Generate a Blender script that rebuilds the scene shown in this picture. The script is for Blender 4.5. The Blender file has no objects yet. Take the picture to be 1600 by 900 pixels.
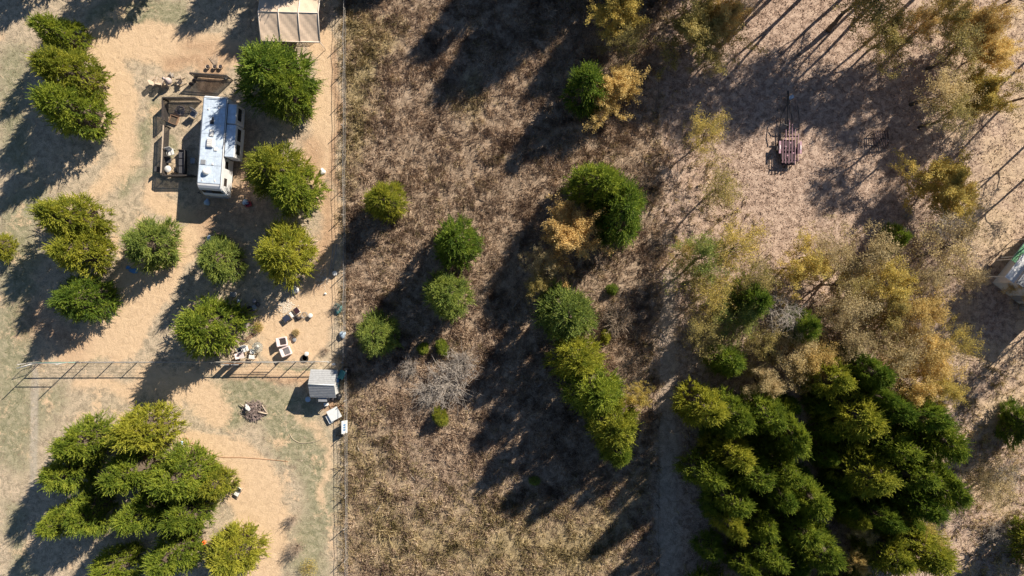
import bpy, math, random
import numpy as np
from mathutils import Vector, Matrix

# ------------------------------------------------------------------ camera, sky, sun, exposure
S = 0.068            # metres of ground per photo pixel
CAMH = 73.5
scene = bpy.context.scene
cam_d = bpy.data.cameras.new("camera"); cam = bpy.data.objects.new("camera", cam_d)
scene.collection.objects.link(cam); scene.camera = cam
cam.location = (0, 0, CAMH); cam.rotation_euler = (0, 0, 0)
cam_d.sensor_width = 36; cam_d.lens = 36 * CAMH / (1600 * S)
cam_d.clip_end = 3000; cam_d.clip_start = 0.5

SUN_EL, SUN_AZ = math.radians(32), math.radians(44)     # azimuth from +X towards +Y
world = bpy.data.worlds.new("World"); scene.world = world; world.use_nodes = True
wn = world.node_tree.nodes; wl = world.node_tree.links
sky = wn.new("ShaderNodeTexSky"); sky.sky_type = 'NISHITA'; sky.sun_disc = False
sky.sun_elevation = SUN_EL; sky.sun_rotation = math.pi/2 - SUN_AZ
sky.dust_density = 0.2; sky.altitude = 3000
wl.new(sky.outputs[0], wn["Background"].inputs[0]); wn["Background"].inputs[1].default_value = 0.062
sd = bpy.data.lights.new("sun", 'SUN'); sun = bpy.data.objects.new("sun", sd); scene.collection.objects.link(sun)
sd.energy = 5.0; sd.angle = math.radians(0.55); sd.color = (1.0, 0.90, 0.76)
sdir = Vector((math.cos(SUN_AZ)*math.cos(SUN_EL), math.sin(SUN_AZ)*math.cos(SUN_EL), math.sin(SUN_EL)))
sun.rotation_euler = sdir.to_track_quat('Z', 'Y').to_euler(); sun.location = sdir*120
scene.view_settings.view_transform = 'Standard'; scene.view_settings.look = 'None'
scene.view_settings.gamma = 1; scene.view_settings.use_curve_mapping = False
scene.view_settings.exposure = 0.75

# ------------------------------------------------------------------ helpers
C = scene.collection
rng = np.random.default_rng(7); random.seed(7)
R = math.radians

def P(px, py, z=0.0):
    """world position of a point that stands z metres up and shows at photo pixel px,py"""
    k = S*(CAMH-z)/CAMH
    return Vector(((px-800)*k, (450-py)*k, z))
def G(px, py, z=0.0):
    """ground position of the pixel, raised by z"""
    return Vector(((px-800)*S, (450-py)*S, z))

class MB:
    def __init__(s): s.v = []; s.f = []; s.sm = []
    def add(s, vs, fs, smooth=False):
        o = len(s.v); s.v += [tuple(v) for v in vs]; s.f += [tuple(i+o for i in f) for f in fs]; s.sm += [smooth]*len(fs)
    def box(s, c, d, rz=0, M=None, bev=0.0):
        hx, hy, hz = d[0]/2, d[1]/2, d[2]/2
        b = min(bev, hx*.9, hy*.9, hz*.9)
        T = Matrix.Translation(Vector(c)) @ (M if M is not None else Matrix.Rotation(rz, 4, 'Z'))
        if b <= 0:
            vs = [T@Vector((x*hx, y*hy, z*hz)) for z in (-1, 1) for x, y in ((-1,-1),(1,-1),(1,1),(-1,1))]
            s.add(vs, [(3,2,1,0),(4,5,6,7),(0,1,5,4),(1,2,6,5),(2,3,7,6),(3,0,4,7)])
        else:
            rings = []
            for z, i in ((-hz, b), (-hz+b, 0), (hz-b, 0), (hz, b)):
                x, y = hx-i, hy-i
                c2 = b if i == 0 else b*.4
                rings.append([(-x+c2,-y,z),(x-c2,-y,z),(x,-y+c2,z),(x,y-c2,z),(x-c2,y,z),(-x+c2,y,z),(-x,y-c2,z),(-x,-y+c2,z)])
            vs = [T@Vector(p) for r in rings for p in r]; fs = [tuple(reversed(range(8))), tuple(range(24, 32))]
            for k in range(3):
                for j in range(8): fs.append((k*8+j, k*8+(j+1)%8, k*8+8+(j+1)%8, k*8+8+j))
            s.add(vs, fs)
        return s
    def tube(s, pts, rad, n=6, cap=True):
        pts = [Vector(p) for p in pts]
        if not hasattr(rad, '__len__'): rad = [rad]*len(pts)
        vs = []; fs = []
        for i, p in enumerate(pts):
            d = (pts[min(i+1, len(pts)-1)]-pts[max(i-1, 0)])
            if d.length < 1e-6: d = Vector((0,0,1))
            d.normalize()
            a = d.orthogonal() if i == 0 else (pa - d*pa.dot(d))
            if a.length < 1e-4: a = d.orthogonal()
            a.normalize(); pa = a; b = d.cross(a)
            for k in range(n):
                t = 2*math.pi*k/n; vs.append(p+(a*math.cos(t)+b*math.sin(t))*rad[i])
        for i in range(len(pts)-1):
            for k in range(n): fs.append((i*n+k, i*n+(k+1)%n, (i+1)*n+(k+1)%n, (i+1)*n+k))
        if cap: fs.append(tuple(reversed(range(n)))); fs.append(tuple(range((len(pts)-1)*n, len(pts)*n)))
        s.add(vs, fs, n > 4); return s
    def lathe(s, c, prof, n=16, M=None):
        c = Vector(c); vs = []; fs = []; M = M or Matrix.Identity(4)
        for r, z in prof:
            for k in range(n):
                t = 2*math.pi*k/n; vs.append(c + M@Vector((r*math.cos(t), r*math.sin(t), z)))
        for i in range(len(prof)-1):
            for k in range(n): fs.append((i*n+k, i*n+(k+1)%n, (i+1)*n+(k+1)%n, (i+1)*n+k))
        fs.append(tuple(reversed(range(n)))); fs.append(tuple(range((len(prof)-1)*n, len(prof)*n)))
        s.add(vs, fs, True); return s
    def prism(s, poly, axis_vec, M=None):
        """closed polygon (3-D points, planar) swept by a vector"""
        M = M or Matrix.Identity(4); a = [M@Vector(p) for p in poly]; w = M.to_3x3()@Vector(axis_vec)
        b = [p+w for p in a]; n = len(a)
        s.add(a+b, [tuple(reversed(range(n))), tuple(range(n, 2*n))]+[(i, (i+1)%n, n+(i+1)%n, n+i) for i in range(n)]); return s
    def build(s, name, mat, parent=None, loc=None):
        me = bpy.data.meshes.new(name); me.from_pydata(s.v, [], s.f); me.update()
        me.polygons.foreach_set("use_smooth", s.sm)
        me.materials.append(mat)
        o = bpy.data.objects.new(name, me); C.objects.link(o)
        if parent: o.parent = parent
        if loc is not None: o.location = loc
        return o

def quads(name, V, mat=None, tri=False):
    """V: (N,k,3) polygon soup -> mesh"""
    N, k = V.shape[0], V.shape[1]
    me = bpy.data.meshes.new(name)
    me.vertices.add(N*k); me.vertices.foreach_set("co", V.reshape(-1).astype(np.float32))
    me.loops.add(N*k); me.loops.foreach_set("vertex_index", np.arange(N*k, dtype=np.int32))
    me.polygons.add(N); me.polygons.foreach_set("loop_start", np.arange(0, N*k, k, dtype=np.int32))
    me.polygons.foreach_set("loop_total", np.full(N, k, dtype=np.int32))
    me.update(calc_edges=True)
    if mat: me.materials.append(mat)
    return me

def tag(o, label=None, cat=None, group=None, kind=None):
    if label: o['label'] = label
    if cat: o['category'] = cat
    if group: o['group'] = group
    if kind: o['kind'] = kind
    return o
def thing(name, label, cat, loc=(0,0,0), rz=0, group=None):
    o = bpy.data.objects.new(name, None); C.objects.link(o); o.empty_display_size = .3
    o.location = loc; o.rotation_euler = (0, 0, rz)
    return tag(o, label, cat, group)
def copy_tree(src, parent=None):
    c = src.copy(); C.objects.link(c)
    if parent: c.parent = parent
    for ch in src.children: copy_tree(ch, c)
    return c

# ------------------------------------------------------------------ materials
def mat(name, col, rough=.7, metal=0, var=0.12, scale=3.0, bump=0.0, col2=None, spec=None):
    m = bpy.data.materials.new(name); m.use_nodes = True
    nt = m.node_tree; n = nt.nodes; l = nt.links; b = n["Principled BSDF"]
    b.inputs['Roughness'].default_value = rough; b.inputs['Metallic'].default_value = metal
    if spec is not None: b.inputs['Specular IOR Level'].default_value = spec
    tc = n.new("ShaderNodeTexCoord"); nz = n.new("ShaderNodeTexNoise")
    nz.inputs['Scale'].default_value = scale; nz.inputs['Detail'].default_value = 8; nz.inputs['Roughness'].default_value = .65
    l.new(tc.outputs['Object'], nz.inputs['Vector'])
    r = n.new("ShaderNodeValToRGB"); l.new(nz.outputs[0], r.inputs[0])
    c2 = col2 or tuple(max(0, c*(1-2.2*var)) for c in col)
    r.color_ramp.elements[0].position = .32; r.color_ramp.elements[1].position = .62
    r.color_ramp.elements[0].color = (*c2, 1); r.color_ramp.elements[1].color = (*col, 1)
    l.new(r.outputs[0], b.inputs['Base Color'])
    if bump:
        bp = n.new("ShaderNodeBump"); bp.inputs['Strength'].default_value = bump; bp.inputs['Distance'].default_value = .03
        n2 = n.new("ShaderNodeTexNoise"); n2.inputs['Scale'].default_value = scale*6; n2.inputs['Detail'].default_value = 6
        l.new(tc.outputs['Object'], n2.inputs['Vector']); l.new(n2.outputs[0], bp.inputs['Height']); l.new(bp.outputs[0], b.inputs['Normal'])
    return m

def leaf_mat(name, cols, trans=.25, objvar=.25, nscale=.9, rough=.55, nk=1.0):
    """foliage: colour picked by random per leaf + large noise + per-object shift"""
    m = bpy.data.materials.new(name); m.use_nodes = True
    nt = m.node_tree; n = nt.nodes; l = nt.links; b = n["Principled BSDF"]; out = n["Material Output"]
    b.inputs['Roughness'].default_value = rough; b.inputs['Specular IOR Level'].default_value = .25
    geo = n.new("ShaderNodeNewGeometry"); tc = n.new("ShaderNodeTexCoord"); oi = n.new("ShaderNodeObjectInfo")
    nz = n.new("ShaderNodeTexNoise"); nz.inputs['Scale'].default_value = nscale; nz.inputs['Detail'].default_value = 4
    l.new(tc.outputs['Object'], nz.inputs['Vector'])
    m1 = n.new("ShaderNodeMath"); m1.operation = 'MULTIPLY_ADD'; l.new(geo.outputs['Random Per Island'], m1.inputs[0]); m1.inputs[1].default_value = .42
    mk_ = n.new("ShaderNodeMath"); mk_.operation = 'MULTIPLY_ADD'; l.new(nz.outputs[0], mk_.inputs[0]); mk_.inputs[1].default_value = nk; mk_.inputs[2].default_value = .5*(1-nk); l.new(mk_.outputs[0], m1.inputs[2])
    m2 = n.new("ShaderNodeMath"); m2.operation = 'MULTIPLY_ADD'; l.new(oi.outputs['Random'], m2.inputs[0]); m2.inputs[1].default_value = objvar
    l.new(m1.outputs[0], m2.inputs[2])
    m3 = n.new("ShaderNodeMath"); m3.operation = 'SUBTRACT'; l.new(m2.outputs[0], m3.inputs[0]); m3.inputs[1].default_value = .21+objvar/2
    r = n.new("ShaderNodeValToRGB"); l.new(m3.outputs[0], r.inputs[0])
    els = r.color_ramp.elements; k = len(cols)
    for i in range(k-2): els.new(.5)
    for i, c in enumerate(cols): els[i].position = .25+.5*i/(k-1); els[i].color = (*c, 1)
    l.new(r.outputs[0], b.inputs['Base Color'])
    tr = n.new("ShaderNodeBsdfTranslucent"); l.new(r.outputs[0], tr.inputs['Color'])
    mx = n.new("ShaderNodeMixShader"); mx.inputs[0].default_value = trans
    l.new(b.outputs[0], mx.inputs[1]); l.new(tr.outputs[0], mx.inputs[2]); l.new(mx.outputs[0], out.inputs['Surface'])
    return m

M = {}
M['cedar'] = leaf_mat('cedar_foliage', [(.110,.165,.022), (.235,.300,.036), (.380,.420,.055)], .25, .22, 1.1, .55, 1.9)
M['cedar_y'] = leaf_mat('cedar_foliage_yellowish', [(.160,.195,.024), (.320,.335,.040), (.500,.480,.065)], .25, .22, 1.1, .55, 1.9)
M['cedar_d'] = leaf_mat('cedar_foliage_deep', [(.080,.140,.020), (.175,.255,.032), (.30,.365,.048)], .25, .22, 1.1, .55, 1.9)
M['cedar_b'] = leaf_mat('cedar_foliage_bluish', [(.105,.155,.040), (.21,.28,.060), (.34,.39,.085)], .25, .22, 1.1, .55, 1.9)
M['cedar_m'] = leaf_mat('cedar_foliage_mid', [(.080,.120,.018), (.19,.225,.030), (.34,.34,.045)], .25, .22, 1.1, .55, 1.9)
M['yellow'] = leaf_mat('autumn_yellow_leaves', [(.30,.26,.08), (.60,.48,.12), (.76,.58,.17)], .48)
M['gold'] = leaf_mat('autumn_gold_leaves', [(.42,.31,.11), (.68,.50,.18), (.82,.63,.26)], .48)
M['olive'] = leaf_mat('olive_leaves', [(.22,.20,.07), (.44,.37,.12), (.62,.49,.18)], .48)
M['green'] = leaf_mat('thin_green_leaves', [(.12,.18,.04), (.25,.30,.07), (.45,.42,.12)], .48)
M['orange'] = leaf_mat('autumn_rust_leaves', [(.40,.31,.14), (.60,.47,.22), (.74,.59,.31)], .48)
M['amber'] = leaf_mat('autumn_orange_leaves', [(.42,.28,.10), (.66,.45,.16), (.76,.56,.24)], .35)
M['straw'] = leaf_mat('tan_leaves', [(.34,.27,.14), (.56,.45,.23), (.72,.58,.33)], .48)
M['bark'] = mat('bark', (.14,.105,.075), .95, scale=6, var=.25, bump=.5)
M['bark_grey'] = mat('grey_twig', (.42,.37,.32), .95, scale=6, var=.15)
M['bark_pale'] = mat('pale_twig', (.46,.36,.27), .95, scale=6, var=.15)

# ------------------------------------------------------------------ the ground
def vnoise(x, y, seed=0):
    r = np.random.default_rng(seed); T = r.random((256, 256))
    xi = np.floor(x).astype(int); yi = np.floor(y).astype(int); fx = x-xi; fy = y-yi
    fx = fx*fx*(3-2*fx); fy = fy*fy*(3-2*fy)
    a = T[xi % 256, yi % 256]; b = T[(xi+1) % 256, yi % 256]; c = T[xi % 256, (yi+1) % 256]; d = T[(xi+1) % 256, (yi+1) % 256]
    return (a*(1-fx)+b*fx)*(1-fy)+(c*(1-fx)+d*fx)*fy
def fbm(x, y, seed=0, o=4):
    t = 0; a = 1; s = 0
    for k in range(o): t = t+a*vnoise(x*2**k+17.3*k, y*2**k+5.1*k, seed+k); s += a; a *= .5
    return t/s
def seg(px, py, pts, w):
    """soft mask of a polyline stroke in photo pixels"""
    best = np.full(px.shape, 1e9)
    for i in range(len(pts)-1):
        (x0, y0, r0), (x1, y1, r1) = pts[i], pts[i+1]
        dx, dy = x1-x0, y1-y0; L = dx*dx+dy*dy+1e-9
        t = np.clip(((px-x0)*dx+(py-y0)*dy)/L, 0, 1)
        d = np.hypot(px-x0-t*dx, py-y0-t*dy)-(r0+(r1-r0)*t)
        best = np.minimum(best, d)
    return np.clip(.5-best/w, 0, 1)
def sstep(a, b, x): t = np.clip((x-a)/(b-a), 0, 1); return t*t*(3-2*t)

xs = np.concatenate([-np.geomspace(900, 62, 22), np.arange(-61.6, 61.7, .28), np.geomspace(62, 900, 22)])
ys = np.concatenate([-np.geomspace(900, 38, 22), np.arange(-37.8, 37.9, .28), np.geomspace(38, 900, 22)])
X, Y = np.meshgrid(xs, ys); nx, ny = len(xs), len(ys)

def masks(PX, PY):
    wob = (fbm(PX*.03, PY*.03, 11)-.5)*34
    wx, wy = PX+wob, PY+(fbm(PX*.03, PY*.03, 23)-.5)*34
    dirt = np.zeros(PX.shape)
    for pts, w in [
        ([(505,60,18),(508,140,20),(505,220,24),(500,260,26)], 16),
        ([(500,250,20),(475,300,22),(520,330,16),(505,420,14)], 22),
        ([(130,65,24),(230,72,36),(330,82,30),(385,82,18)], 24),
        ([(160,60,30),(185,150,24),(195,230,20)], 30),
        ([(200,250,16),(150,300,10)], 34), ([(235,290,10),(240,315,14),(300,330,12)], 22),
        ([(320,340,16),(285,390,20),(215,460,42),(175,525,44),(100,555,8)], 20),
        ([(230,590,26),(300,600,24),(340,640,22)], 30),
        ([(290,690,18),(370,720,32),(400,760,46),(420,830,36),(410,900,32)], 22),
        ([(420,500,26),(470,510,48),(505,450,30),(440,540,30)], 24),
        ([(120,600,8),(210,610,12)], 26), ([(460,640,4),(520,700,4),(500,780,6)], 24),
        ([(330,575,8),(440,583,10),(480,590,10)], 10)]:
        dirt = np.maximum(dirt, seg(wx, wy, pts, w))
    dirt *= (PX < 534)
    green = np.zeros(PX.shape)
    for pts, w in [
        ([(150,25,14),(200,20,24),(280,20,20)], 24), ([(20,100,30),(20,240,24),(60,280,10)], 60),
        ([(245,170,10),(225,210,10),(190,300,6)], 26), ([(70,300,14),(30,330,30),(20,700,30),(80,620,16)], 60),
        ([(120,555,10),(150,560,6)], 16), ([(330,610,14),(400,610,24),(450,650,36),(460,690,34)], 40),
        ([(490,700,30),(500,800,24),(480,880,30)], 46), ([(262,215,5),(262,245,7)], 8), ([(440,575,6),(500,580,5)], 12),
        ([(380,640,20),(360,660,14)], 30), ([(20,800,12),(40,900,14)], 50), ([(180,270,10),(240,280,6)], 40)]:
        green = np.maximum(green, seg(wx, wy, pts, w))
    green *= (PX < 534)
    path = np.maximum(seg(PX, PY, [(56,560,3),(54,620,6),(52,760,5)], 8), seg(PX+wob*.3, PY, [(1046,430,10),(1044,700,17),(1044,960,20)], 16))
    red = np.zeros(PX.shape)
    for pts, w in [([(340,115,14),(320,135,14)], 16), ([(380,215,20),(395,330,26),(320,330,20),(360,400,26)], 50), ([(515,640,16),(530,650,8)], 14),
                   ([(524,80,7),(526,300,7)], 12), ([(490,230,14),(510,330,12),(500,440,16)], 36), ([(260,100,10),(330,100,12)], 26), ([(300,75,10),(370,85,8)], 30), ([(350,590,4),(480,598,8)], 14), ([(60,500,30),(110,530,20)], 50)]:
        red = np.maximum(red, seg(wx, wy, pts, w))
    edge_x = PX+wob*1.6+40*sstep(500,0,PY)*0
    field = sstep(533, 540, PX)*(1-sstep(985, 1075, edge_x))
    litter = sstep(985, 1075, edge_x)
    tan = litter*sstep(1380, 1560, PX)*sstep(0,1,fbm(PX*.02,PY*.02,5)*1.6-.2)
    oliv = np.maximum(seg(wx, wy, [(545,30,20),(590,60,26),(560,120,20),(548,300,6)], 50), seg(wx, wy, [(545,640,20),(600,850,60),(900,860,70),(980,780,30)], 120)*.7)
    oliv = np.maximum(oliv, seg(wx, wy, [(735,170,20),(740,120,14)], 40)*.7)*field
    return dict(dirt=dirt, green=green, path=path, red=red, field=field, litter=litter, tan=tan, olive=oliv)

PXg, PYg = X/S+800, 450-Y/S
mk = masks(PXg, PYg)
me = bpy.data.meshes.new("ground")
co = np.zeros((nx*ny, 3), np.float32); co[:, 0] = X.reshape(-1); co[:, 1] = Y.reshape(-1)
me.vertices.add(nx*ny); me.vertices.foreach_set("co", co.reshape(-1))
i, j = np.meshgrid(np.arange(nx-1), np.arange(ny-1)); a = (j*nx+i).reshape(-1)
F = np.stack([a, a+1, a+1+nx, a+nx], 1).astype(np.int32)
me.loops.add(F.size); me.loops.foreach_set("vertex_index", F.reshape(-1))
me.polygons.add(len(F)); me.polygons.foreach_set("loop_start", np.arange(0, F.size, 4, dtype=np.int32)); me.polygons.foreach_set("loop_total", np.full(len(F), 4, np.int32))
me.update(calc_edges=True)
for k, v in mk.items():
    at = me.attributes.new(k, 'FLOAT', 'POINT'); at.data.foreach_set("value", v.reshape(-1).astype(np.float32))

def ground_material():
    m = bpy.data.materials.new("ground_soil"); m.use_nodes = True
    n = m.node_tree.nodes; l = m.node_tree.links; b = n["Principled BSDF"]
    b.inputs['Roughness'].default_value = .95; b.inputs['Specular IOR Level'].default_value = .1
    tc = n.new("ShaderNodeTexCoord")
    def noise(scale, detail=6, rough=.6, dist=0):
        q = n.new("ShaderNodeTexNoise"); q.inputs['Scale'].default_value = scale; q.inputs['Detail'].default_value = detail
        q.inputs['Roughness'].default_value = rough; q.inputs['Distortion'].default_value = dist; l.new(tc.outputs['Object'], q.inputs['Vector']); return q.outputs[0]
    def ramp(f, stops):
        r = n.new("ShaderNodeValToRGB"); l.new(f, r.inputs[0]); e = r.color_ramp.elements
        for _ in range(len(stops)-2): e.new(.5)
        for k, (p, c) in enumerate(stops): e[k].position = p; e[k].color = (*c, 1) if len(c) == 3 else c
        return r.outputs[0]
    def mth(op, a, b_=None, c=None):
        q = n.new("ShaderNodeMath"); q.operation = op
        for k, v in enumerate((a, b_, c)):
            if v is None: continue
            if isinstance(v, (int, float)): q.inputs[k].default_value = v
            else: l.new(v, q.inputs[k])
        return q.outputs[0]
    def attr(name): q = n.new("ShaderNodeAttribute"); q.attribute_name = name; return q.outputs['Fac']
    def edge(name, nz, amt, w=.12):
        q = n.new("ShaderNodeMapRange"); q.interpolation_type = 'SMOOTHSTEP'
        l.new(mth('ADD', attr(name), mth('MULTIPLY', mth('SUBTRACT', nz, .5), amt)), q.inputs[0])
        q.inputs[1].default_value = .5-w; q.inputs[2].default_value = .5+w; return q.outputs[0]
    def mix(f, a, b_):
        q = n.new("ShaderNodeMix"); q.data_type = 'RGBA'; l.new(f, q.inputs[0]); l.new(a, q.inputs[6]); l.new(b_, q.inputs[7]); return q.outputs[2]
    big = noise(.35, 5); mid = noise(1.6, 8, .7, .6); fine = noise(10, 9, .8); vf = noise(30, 4, .7)
    mf = mth('ADD', mth('MULTIPLY', mid, .42), mth('MULTIPLY', fine, .58))
    mf = mth('MULTIPLY_ADD', mf, 1.9, -.455)
    lawn = ramp(mf, [(.36, (.25,.205,.145)), (.48, (.43,.355,.255)), (.60, (.62,.50,.36))])
    grn = ramp(mf, [(.36, (.18,.18,.105)), (.50, (.31,.29,.185)), (.62, (.45,.40,.28))])
    drt = ramp(mf, [(.25, (.46,.325,.21)), (.48, (.64,.465,.30)), (.75, (.78,.585,.39))])
    rdd = ramp(mf, [(.36, (.22,.13,.08)), (.52, (.44,.27,.165)), (.64, (.60,.42,.27))])
    pth = ramp(mf, [(.36, (.32,.28,.22)), (.60, (.50,.44,.35))])
    fld = ramp(mf, [(.38, (.13,.095,.065)), (.50, (.31,.23,.165)), (.62, (.49,.375,.27))])
    olv = ramp(mf, [(.38, (.13,.105,.055)), (.50, (.30,.235,.125)), (.62, (.47,.37,.22))])
    lit = ramp(mf, [(.38, (.17,.12,.09)), (.47, (.38,.27,.21)), (.60, (.60,.46,.36))])
    tn = ramp(mf, [(.34, (.28,.21,.13)), (.48, (.50,.38,.26)), (.62, (.66,.50,.35))])
    mixn = mth('ADD', mth('MULTIPLY', mid, .55), mth('MULTIPLY', fine, .45))
    col = mix(edge('green', mixn, 2.4, .3), lawn, grn)
    col = mix(edge('path', fine, .8, .3), col, pth)
    patch = n.new("ShaderNodeMapRange"); l.new(mth('ADD', mth('MULTIPLY', big, .6), mth('MULTIPLY', mixn, .5)), patch.inputs[0]); patch.inputs[1].default_value = .59; patch.inputs[2].default_value = .66
    col = mix(patch.outputs[0], col, drt)
    col = mix(edge('dirt', mixn, 1.7, .30), col, drt)
    redf = mth('MULTIPLY', edge('red', mixn, 3.0, .5), .75)
    col = mix(redf, col, rdd)
    col = mix(edge('field', fine, .5, .2), col, mix(edge('olive', mid, 1.2, .4), fld, olv))
    col = mix(edge('litter', mid, 1.2, .3), col, mix(edge('tan', mid, 1.2, .4), lit, tn))
    col = mix(mth('MULTIPLY', edge('path', fine, 1.2, .45), .40), col, pth)
    l.new(col, b.inputs['Base Color'])
    bp = n.new("ShaderNodeBump"); bp.inputs['Strength'].default_value = .9; bp.inputs['Distance'].default_value = .10
    l.new(mth('ADD', mth('MULTIPLY', fine, .6), mth('ADD', mth('MULTIPLY', mid, .9), mth('MULTIPLY', vf, .2))), bp.inputs['Height']); l.new(bp.outputs[0], b.inputs['Normal'])
    return m
me.materials.append(ground_material())
ground = bpy.data.objects.new("ground", me); C.objects.link(ground); tag(ground, kind='structure')

# ------------------------------------------------------------------ grass and litter (uncountable)
def blades(cx, cy, n_per, h, spread, width, lean=.5, seed=1, z0=0.0):
    r = np.random.default_rng(seed); N = len(cx)
    bx = np.repeat(cx, n_per)+r.normal(0, 1, N*n_per)*np.repeat(spread, n_per)*.35
    by = np.repeat(cy, n_per)+r.normal(0, 1, N*n_per)*np.repeat(spread, n_per)*.35
    ang = r.random(N*n_per)*2*np.pi; hh = np.repeat(h, n_per)*(.5+.7*r.random(N*n_per))
    tl = np.abs(r.normal(0, 1, N*n_per))*lean*hh + .1*hh
    tang = r.random(N*n_per)*.9+np.repeat(r.random(N)*2*np.pi, n_per)+np.where(r.random(N*n_per) < .4, r.random(N*n_per)*6.28, 0)
    w = width*(.6+.8*r.random(N*n_per))/2
    V = np.zeros((N*n_per, 4, 3))
    V[:, 0] = np.stack([bx-np.cos(ang)*w, by-np.sin(ang)*w, np.full(bx.shape, z0-.01)], 1)
    V[:, 1] = np.stack([bx+np.cos(ang)*w, by+np.sin(ang)*w, np.full(bx.shape, z0-.01)], 1)
    mx, my = bx+np.cos(tang)*tl*.45, by+np.sin(tang)*tl*.45
    V[:, 2] = np.stack([mx+np.cos(ang)*w*.9, my+np.sin(ang)*w*.9, hh*.68], 1)
    V[:, 3] = np.stack([bx+np.cos(tang)*tl, by+np.sin(tang)*tl, hh], 1)
    return V
def scatter(n, x0, x1, y0, y1, seed, dens):
    r = np.random.default_rng(seed); px = x0+r.random(n)*(x1-x0); py = y0+r.random(n)*(y1-y0)
    keep = r.random(n) < dens(px, py); return px[keep], py[keep]

M['grass_mauve'] = leaf_mat('dry_field_grass', [(.215,.145,.105), (.455,.335,.25), (.73,.58,.43)], .3, 0, .55, .6, 1.7)
M['grass_olive'] = leaf_mat('olive_field_grass', [(.20,.16,.07), (.43,.35,.18), (.70,.57,.34)], .3, 0, .55, .6, 1.7)
M['grass_lawn'] = leaf_mat('lawn_grass', [(.16,.175,.085), (.31,.29,.17), (.50,.42,.26)], .2, 0, .6)
M['leaf_litter'] = leaf_mat('leaf_litter', [(.24,.155,.115), (.48,.35,.27), (.68,.54,.43)], .1, 0, .8)
M['litter_dark'] = leaf_mat('woodland_litter', [(.12,.08,.055), (.27,.19,.135), (.44,.33,.23)], .1, 0, .8)

def field_d(px, py):
    m = masks(px, py); return m['field']*(1-m['path'])*np.clip(fbm(px*.045, py*.045, 44)*1.7-.15, .2, 1)
px, py = scatter(34000, 537, 1100, -90, 990, 3, field_d)
ol = masks(px, py)['olive']+.45*(fbm(px*.02, py*.02, 71)-.45)*2; pick = rng.random(len(px)) < np.clip(ol, 0, 1)
for nm, mt, q in (("dry_grass", M['grass_mauve'], ~pick), ("olive_grass", M['grass_olive'], pick)):
    cx, cy = (px[q]-800)*S, (450-py[q])*S
    hh = .10+.38*fbm(cx*.5, cy*.5, 31)
    V = blades(cx, cy, 15, hh, np.full(len(cx), .5), .036, .8, 5 if nm[0] == 'd' else 6)
    o = bpy.data.objects.new(nm, quads(nm, V, mt)); C.objects.link(o)
    tag(o, "knee high dry mauve brown grass filling the fenced middle field" if nm[0] == 'd' else "olive and straw grass clumps mixed through the middle field", "grass", kind='stuff')
# fallen leaves + low tufts of the right side
def lit_d(px, py):
    m = masks(px, py); return m['litter']*(1-.85*m['path'])*np.clip(fbm(px*.03, py*.03, 9)*1.4-.1, .15, 1)
px, py = scatter(90000, 975, 1700, -90, 990, 13, lit_d)
cx, cy = (px-800)*S, (450-py)*S
V = blades(cx, cy, 2, .04+.12*fbm(cx*.7, cy*.7, 3), np.full(len(cx), .25), .075, 1.2, 8)
o = bpy.data.objects.new("fallen_leaves", quads("fallen_leaves", V, M['leaf_litter'])); C.objects.link(o)
tag(o, "pinkish tan fallen leaves and low dead grass covering the right side", "leaf litter", kind='stuff')
def und_d(px, py):
    g = np.maximum(seg(px, py, [(1110,520,50),(1200,760,100),(1400,780,110),(1330,520,100)], 120), seg(px, py, [(1560,640,60),(1560,860,60)], 60))
    g = np.maximum(g, seg(px, py, [(1040,0,10),(1030,900,22)], 60)*.6)
    g = np.maximum(g, seg(px, py, [(1090,200,24),(1120,320,26),(1150,390,30)], 60)*.7)
    return g*(1-masks(px, py)['path'])*np.clip(fbm(px*.04, py*.04, 19)*1.6-.25, 0, 1)
px, py = scatter(22000, 1005, 1690, -60, 990, 15, und_d)
cx, cy = (px-800)*S, (450-py)*S
V = blades(cx, cy, 9, .15+.45*fbm(cx*.5, cy*.5, 3), np.full(len(cx), .4), .05, .7, 18)
o = bpy.data.objects.new("straw_grass", quads("straw_grass", V, M['grass_olive'])); C.objects.link(o)
tag(o, "straw coloured grass growing in tufts under and beside the woodland", "grass", kind='stuff')
def lawn_d(px, py):
    m = masks(px, py); return np.clip(.10+.85*m['green']-.9*m['dirt'], 0, 1)*(px < 533)
px, py = scatter(50000, -120, 534, -90, 990, 23, lawn_d)
cx, cy = (px-800)*S, (450-py)*S
V = blades(cx, cy, 4, .03+.05*fbm(cx*.7, cy*.7, 3), np.full(len(cx), .22), .04, .9, 28)
o = bpy.data.objects.new("lawn_grass", quads("lawn_grass", V, M['grass_lawn'])); C.objects.link(o)
tag(o, "short patchy green lawn grass of the left yard", "grass", kind='stuff')
px, py = scatter(60000, -120, 536, -90, 990, 27, lambda a, b: np.clip(fbm(a*.05, b*.05, 62)*1.8-.5, .05, 1)*(1-.8*masks(a, b)['dirt']))
cx, cy = (px-800)*S, (450-py)*S
V = blades(cx, cy, 2, np.full(len(cx), .035), np.full(len(cx), .3), .05, 2.6, 58)
o = bpy.data.objects.new("dry_straw", quads("dry_straw", V, M['leaf_litter'])); C.objects.link(o)
tag(o, "thin scatter of dry straw and dead leaves over the left yard dirt", "straw", kind='stuff')
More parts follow.
